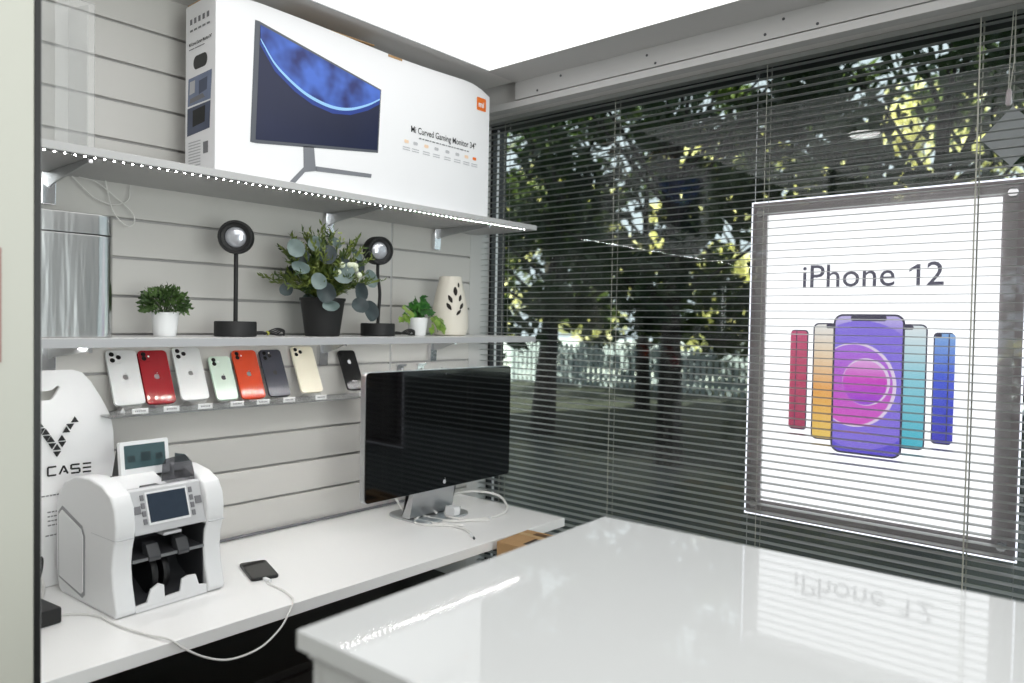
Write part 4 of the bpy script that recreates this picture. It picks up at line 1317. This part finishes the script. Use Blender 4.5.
# ================================================================== BACKLIT POSTER PANEL
px0, px1, pz0, pz1 = 1.139, 1.735, 0.876, 1.738
lb = thing('light_poster', 'backlit phone poster in a clear edge-lit acrylic panel behind the blind', 'light box', (1.437, 0.11, 0.83))
ox0, ox1, oz0, oz1 = 1.090, 1.786, 0.830, 1.779
part('back_sheet', G().box(ox0, ox1, 0.1165, 0.1195, oz0, oz1), M_acryl2, lb, world=True)
part('front_sheet', G().box(ox0 + .02, ox1 - .016, 0.0985, 0.1010, oz0 + .018, oz1 - .018), M_acryl, lb, world=True)
EDG = emit('lit_acrylic_edge', (0.86, 0.90, 1.0, 1), 1.2)
for (a, b, c, d) in ((ox0 - .004, ox0 - .0002, oz0 - .004, oz1 + .004), (ox1 + .0002, ox1 + .004, oz0 - .004, oz1 + .004), (ox0, ox1, oz0 - .004, oz0 - .0002), (ox0, ox1, oz1 + .0002, oz1 + .004)):
    part('lit_edge', G().box(a, b, 0.1160, 0.1200, c, d), EDG, lb, world=True)
PST = emit('poster_white', (0.955, 0.97, 1.0, 1), POSTER_LIGHT)
part('poster_sheet', G().box(px0, px1, 0.1085, 0.1115, pz0, pz1), PST, lb, world=True, smooth=False)
YP = 0.1080


def pcol(r, g, b):
    return rgb(r, g, b)


E_ink = emit('poster_ink', rgb(86, 84, 104), PRINT_LIGHT * 0.9)
tt = lettering(G(), 'iPhone', (1.249, YP, 1.521), (1, 0, 0), (0, 0, 1), width=0.246, bold=0.004)
tt.flat([(1.5475, 1.521), (1.5475, 1.567), (1.5300, 1.557), (1.5300, 1.565), (1.5490, 1.577), (1.5565, 1.577), (1.5565, 1.521)], 'y', YP)
lettering(tt, '2', (1.5720, YP, 1.521), (1, 0, 0), (0, 0, 1), width=0.0400, bold=0.004, ysc=0.98)
part('poster_title', tt, E_ink, lb, world=True, smooth=False)
# printed phones; each outline, screen and picture a layer of its own
E_frame = emit('poster_phone_frame', rgb(70, 66, 92), PRINT_LIGHT * 0.85)


def layer(name, poly, m, lvl, parent=lb):
    return part(name, G().flat(poly, 'y', YP - 0.0003 * lvl), m, parent, world=True, smooth=False)


def clampx(poly, a, b, z0=-9, z1=9):
    return [(min(max(x, a), b), min(max(z, z0), z1)) for x, z in poly]


# far left: red
g_red = emit_grad('poster_red', [(0, rgb(176, 58, 96)), (0.5, rgb(196, 74, 110)), (1, rgb(206, 88, 128))], PRINT_LIGHT, (0, 0, 1), 1.10, 1.40)
layer('printed_phone', rrect(1.2195, 1.2700, 1.103, 1.396, 0.010, 4), E_frame, 1)
layer('printed_screen', rrect(1.2185, 1.2665, 1.107, 1.393, 0.009, 4), g_red, 2)
layer('printed_frame_line', [(1.2345, 1.108), (1.2375, 1.108), (1.2375, 1.392), (1.2345, 1.392)], E_frame, 3)
# yellow
g_yel = emit_grad('poster_yellow', [(0, rgb(250, 214, 110)), (0.45, rgb(244, 176, 96)), (0.75, rgb(246, 222, 190)), (1, rgb(246, 244, 240))], PRINT_LIGHT, (0, 0, 1), 1.08, 1.41)
layer('printed_phone', rrect(1.2835, 1.350, 1.081, 1.417, 0.016, 5), E_frame, 1)
layer('printed_screen', rrect(1.2875, 1.350, 1.085, 1.413, 0.013, 5), g_yel, 2)
layer('printed_notch', rrect(1.320, 1.342, 1.402, 1.4135, 0.004, 3), E_frame, 3)
# teal
g_teal = emit_grad('poster_teal', [(0, rgb(64, 190, 214)), (0.6, rgb(150, 216, 232)), (1, rgb(236, 246, 250))], PRINT_LIGHT, (0, 0, 1), 1.08, 1.41)
layer('printed_phone', rrect(1.510, 1.5790, 1.081, 1.417, 0.016, 5), E_frame, 1)
layer('printed_screen', rrect(1.510, 1.5752, 1.085, 1.413, 0.013, 5), g_teal, 2)
layer('printed_notch', rrect(1.520, 1.545, 1.402, 1.4135, 0.004, 3), E_frame, 3)
# far right: blue
g_blu = emit_grad('poster_blue', [(0, rgb(64, 58, 196)), (0.6, rgb(74, 98, 226)), (1, rgb(140, 186, 240))], PRINT_LIGHT, (0, 0, 1), 1.10, 1.40)
layer('printed_phone', rrect(1.593, 1.641, 1.103, 1.396, 0.010, 4), E_frame, 1)
layer('printed_screen', rrect(1.596, 1.6435, 1.107, 1.393, 0.009, 4), g_blu, 2)
layer('printed_frame_line', [(1.6275, 1.108), (1.6305, 1.108), (1.6305, 1.392), (1.6275, 1.392)], E_frame, 3)
layer('printed_notch', rrect(1.597, 1.612, 1.384, 1.3935, 0.003, 3), E_frame, 4)
# centre: violet
g_vio = emit_grad('poster_violet', [(0, rgb(98, 82, 216)), (0.5, rgb(112, 92, 226)), (0.85, rgb(150, 124, 236)), (1, rgb(206, 196, 246))], PRINT_LIGHT, (0, 0, 1), 1.05, 1.44)
layer('printed_phone', rrect(1.3395, 1.5245, 1.050, 1.443, 0.026, 7), E_frame, 4)
layer('printed_screen', rrect(1.3450, 1.5190, 1.0555, 1.4375, 0.021, 7), g_vio, 5)
e_pale = emit('poster_pale', rgb(238, 222, 248), PRINT_LIGHT)
g_mag = emit_grad('poster_magenta', [(0, rgb(226, 92, 206)), (0.5, rgb(196, 92, 216)), (1, rgb(176, 116, 236))], PRINT_LIGHT, (0, 0, 1), 1.13, 1.36)
g_mag2 = emit_grad('poster_pink', [(0, rgb(150, 66, 222)), (0.55, rgb(216, 72, 204)), (1, rgb(236, 180, 240))], PRINT_LIGHT, (0, 0, 1), 1.19, 1.32)
arc = [(1.345 + 0.0, 1.100)] + [(1.432 + 0.130 * math.cos(R(t)), 1.245 + 0.170 * math.sin(R(t))) for t in range(150, 24, -6)]
layer('wallpaper_arc', clampx(circ(1.415, 1.245, 0.168, 48, 0.180), 1.345, 1.519), emit('poster_lilac', rgb(140, 118, 234), PRINT_LIGHT), 6)
layer('wallpaper_ring', clampx(circ(1.400, 1.245, 0.108, 48, 0.118), 1.345, 1.519), e_pale, 7)
layer('wallpaper_disc', clampx(circ(1.396, 1.245, 0.103, 48, 0.113), 1.345, 1.519), g_mag, 8)
layer('wallpaper_ring', circ(1.430, 1.255, 0.062, 40, 0.066), e_pale, 9)
layer('wallpaper_disc', circ(1.427, 1.253, 0.058, 40, 0.062), g_mag2, 10)
layer('printed_notch', rrect(1.386, 1.478, 1.4235, 1.4395, 0.006, 4), E_frame, 6)
for x in (ox0 + .030, ox1 - .028):
    for z in (oz0 + .034, oz1 - .034):
        s = part('standoff', G().lathe([(0.011, 0.096), (0.012, 0.098), (0.012, 0.116), (0.009, 0.122)], (x, 0, z), 20, 'y'), M_chrome, lb, world=True)
for x in (ox0 + 0.003, ox1 - 0.003):
    part('hanging_cable', G().cyl((x, 0.1225, 0.34), (x, 0.1225, 2.168), 0.0011, n=6), M_alu, lb, world=True)
    for z in (0.985, 1.62):
        part('cable_clamp', G().cyl((x - 0.012, 0.1225, z), (x + 0.014, 0.1225, z), 0.0058, n=12), M_alu, lb, 0.001, world=True)
    part('ceiling_anchor', G().cyl((x, 0.1225, 2.160), (x, 0.1225, 2.174), 0.008, n=12), M_chrome, lb, world=True)

# square sign hanging on its corner
sg = thing('hanging_sign', 'grey square sign hanging on its corner behind the blind', 'sign', (1.746, 0.142, 1.893))
part('plate', G().prism([(0, -0.075), (0.068, 0), (0, 0.075), (-0.068, 0)], 'y', -0.002, 0.002), mat('sign_back', rgb(176, 180, 182), 0.5, var=0.03), sg)
part('cord', G().cyl((0, 0, 0.074), (0.002, 0, 0.245), 0.001, n=6), M_cord, sg)

# ================================================================== OUTSIDE
GZ = -0.12
M_pave = mat('dark_paving', rgb(52, 56, 58), 0.5, var=0.25, scale=2.5)  # dark grey paving, tone varied by noise
M_soilg = mat('shaded_lawn', rgb(30, 36, 24), 0.9, var=0.35, scale=4)
M_road = mat('pale_road', rgb(168, 176, 176), 0.8, var=0.08, scale=2)
struct('ground_paving', G().box(-14, 8, 0.215, 5.2, GZ - 0.1, GZ), M_pave, label='dark paving outside the window')
struct('ground_lawn', G().box(-30, 14, 5.2, 14.2, GZ - 0.1, GZ - 0.01), M_soilg, label='shaded lawn under the trees')
struct('ground_road', G().box(-60, 30, 14.2, 60, GZ - 0.1, GZ - 0.005), M_road, label='pale sunlit road beyond the fence')

M_fence = mat('fence_paint', rgb(138, 150, 154), 0.6, var=0.08)
fc = thing('picket_fence', 'pale grey picket fence beyond the trees', 'fence', (-7.0, 12.5, GZ))
pm = G().prism([(-0.045, 0.03), (0.045, 0.03), (0.045, 0.98), (0.0, 1.05), (-0.045, 0.98)], 'y', -0.012, 0.012).mesh('picket')
for i in range(74):
    put('picket', pm, M_fence, fc, (-3.5 + i * 0.145, 0, 0))
for z in (0.25, 0.8):
    part('rail', G().box(-3.6, 7.3, 0.013, 0.05, z, z + 0.08), M_fence, fc)
for i in range(6):
    part('post', G().box(-3.6 + i * 2.16, -3.5 + i * 2.16, 0.051, 0.14, -0.02, 1.1), M_fence, fc)

M_bark = mat('tree_bark', rgb(44, 40, 36), 0.9, var=0.35, scale=14, bump=0.6, bscale=30, stretch=(1, 1, 0.25))
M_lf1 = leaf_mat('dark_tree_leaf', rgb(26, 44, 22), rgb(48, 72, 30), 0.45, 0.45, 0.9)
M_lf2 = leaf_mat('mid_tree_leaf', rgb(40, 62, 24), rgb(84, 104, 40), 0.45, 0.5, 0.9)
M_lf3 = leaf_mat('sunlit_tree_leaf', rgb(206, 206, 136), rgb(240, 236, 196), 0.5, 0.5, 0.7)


def foliage_mesh(clumps, per, size, spread, seed):
    rng = np.random.default_rng(seed)
    C = np.repeat(np.array([c[:3] for c in clumps]), per, axis=0)
    Rr = np.repeat(np.array([c[3] for c in clumps]), per)
    n = len(C)
    d = rng.normal(size=(n, 3))
    d /= np.linalg.norm(d, axis=1)[:, None]
    P = C + d * (Rr * rng.random(n) ** 0.45)[:, None] * np.array(spread)
    a = rng.normal(size=(n, 3))
    a /= np.linalg.norm(a, axis=1)[:, None]
    b = np.cross(a, rng.normal(size=(n, 3)))
    b /= np.linalg.norm(b, axis=1)[:, None]
    s = size * (0.6 + 0.8 * rng.random(n))[:, None]
    V = np.stack([P - a * s, P + b * s * 0.45 - a * s * 0.1, P + a * s, P - b * s * 0.45 - a * s * 0.1], axis=1).reshape(-1, 3)
    me = bpy.data.meshes.new('foliage')
    me.vertices.add(4 * n)
    me.vertices.foreach_set('co', V.astype(np.float32).ravel())
    me.loops.add(4 * n)
    me.loops.foreach_set('vertex_index', np.arange(4 * n, dtype=np.int32))
    me.polygons.add(n)
    me.polygons.foreach_set('loop_start', np.arange(0, 4 * n, 4, dtype=np.int32))
    me.update(calc_edges=True)
    return me


def tree(loc, label, h, rad, zlow, nclump, per, size, m, trunk_r, seed, lean=(0, 0)):
    t = thing('tree', label, 'tree', loc)
    rng = random.Random(seed)
    top = Vector((lean[0], lean[1], h * 0.62))
    tr = G().tube(spline([(0, 0, 0), (lean[0] * .2, lean[1] * .2, h * .15), (lean[0] * .5, lean[1] * .5, h * .35), top], 5), trunk_r, 10,
                  [1.25 - 0.85 * i / 15 for i in range(16)])
    part('trunk', tr, M_bark, t)
    cl = []
    br = G()
    for i in range(nclump):
        th = rng.uniform(0, 2 * PI)
        u = rng.uniform(0, 1)
        z = zlow + (h - zlow) * u
        rr = rad * math.sqrt(rng.uniform(0.05, 1)) * math.sin(PI * (0.18 + 0.74 * u)) ** 0.7
        c = Vector((lean[0] + rr * math.cos(th), lean[1] + rr * math.sin(th), z))
        cl.append((c.x, c.y, c.z, rng.uniform(.35, .75) * rad * .33))
        if i % 3 == 0:
            s = Vector((lean[0] * .6, lean[1] * .6, max(h * 0.28, z * 0.62)))
            br.tube([s, s.lerp(c, .5) + Vector((0, 0, .12)), c], 0.03, 5, [1, .6, .25])
    part('branch', br, M_bark, t)
    f = put('foliage', foliage_mesh(cl, per, size, (1, 1, .8), seed), m, t)
    f['kind'] = 'stuff'
    return t


hg = thing('hedge', 'dark clipped hedge behind the picket fence', 'hedge', (-6.0, 13.6, GZ))
hc = [(x_ * 0.42 - 5.0, random.uniform(-.25, .25), random.uniform(.25, .95), 0.42) for x_ in range(34) for _ in range(2)]
put('foliage', foliage_mesh(hc, 70, 0.10, (1, 1, .9), 31), leaf_mat('hedge_leaf', rgb(14, 22, 12), rgb(26, 38, 18), 0.7, 0.1, 0.9), hg)['kind'] = 'stuff'
part('stem', G().tube([(-5, 0, 0), (-4.9, 0, .5)], .03, 6).tube([(0, 0, 0), (0.1, 0, .5)], .03, 6).tube([(5, 0, 0), (5.1, 0, .5)], .03, 6), M_bark, hg)
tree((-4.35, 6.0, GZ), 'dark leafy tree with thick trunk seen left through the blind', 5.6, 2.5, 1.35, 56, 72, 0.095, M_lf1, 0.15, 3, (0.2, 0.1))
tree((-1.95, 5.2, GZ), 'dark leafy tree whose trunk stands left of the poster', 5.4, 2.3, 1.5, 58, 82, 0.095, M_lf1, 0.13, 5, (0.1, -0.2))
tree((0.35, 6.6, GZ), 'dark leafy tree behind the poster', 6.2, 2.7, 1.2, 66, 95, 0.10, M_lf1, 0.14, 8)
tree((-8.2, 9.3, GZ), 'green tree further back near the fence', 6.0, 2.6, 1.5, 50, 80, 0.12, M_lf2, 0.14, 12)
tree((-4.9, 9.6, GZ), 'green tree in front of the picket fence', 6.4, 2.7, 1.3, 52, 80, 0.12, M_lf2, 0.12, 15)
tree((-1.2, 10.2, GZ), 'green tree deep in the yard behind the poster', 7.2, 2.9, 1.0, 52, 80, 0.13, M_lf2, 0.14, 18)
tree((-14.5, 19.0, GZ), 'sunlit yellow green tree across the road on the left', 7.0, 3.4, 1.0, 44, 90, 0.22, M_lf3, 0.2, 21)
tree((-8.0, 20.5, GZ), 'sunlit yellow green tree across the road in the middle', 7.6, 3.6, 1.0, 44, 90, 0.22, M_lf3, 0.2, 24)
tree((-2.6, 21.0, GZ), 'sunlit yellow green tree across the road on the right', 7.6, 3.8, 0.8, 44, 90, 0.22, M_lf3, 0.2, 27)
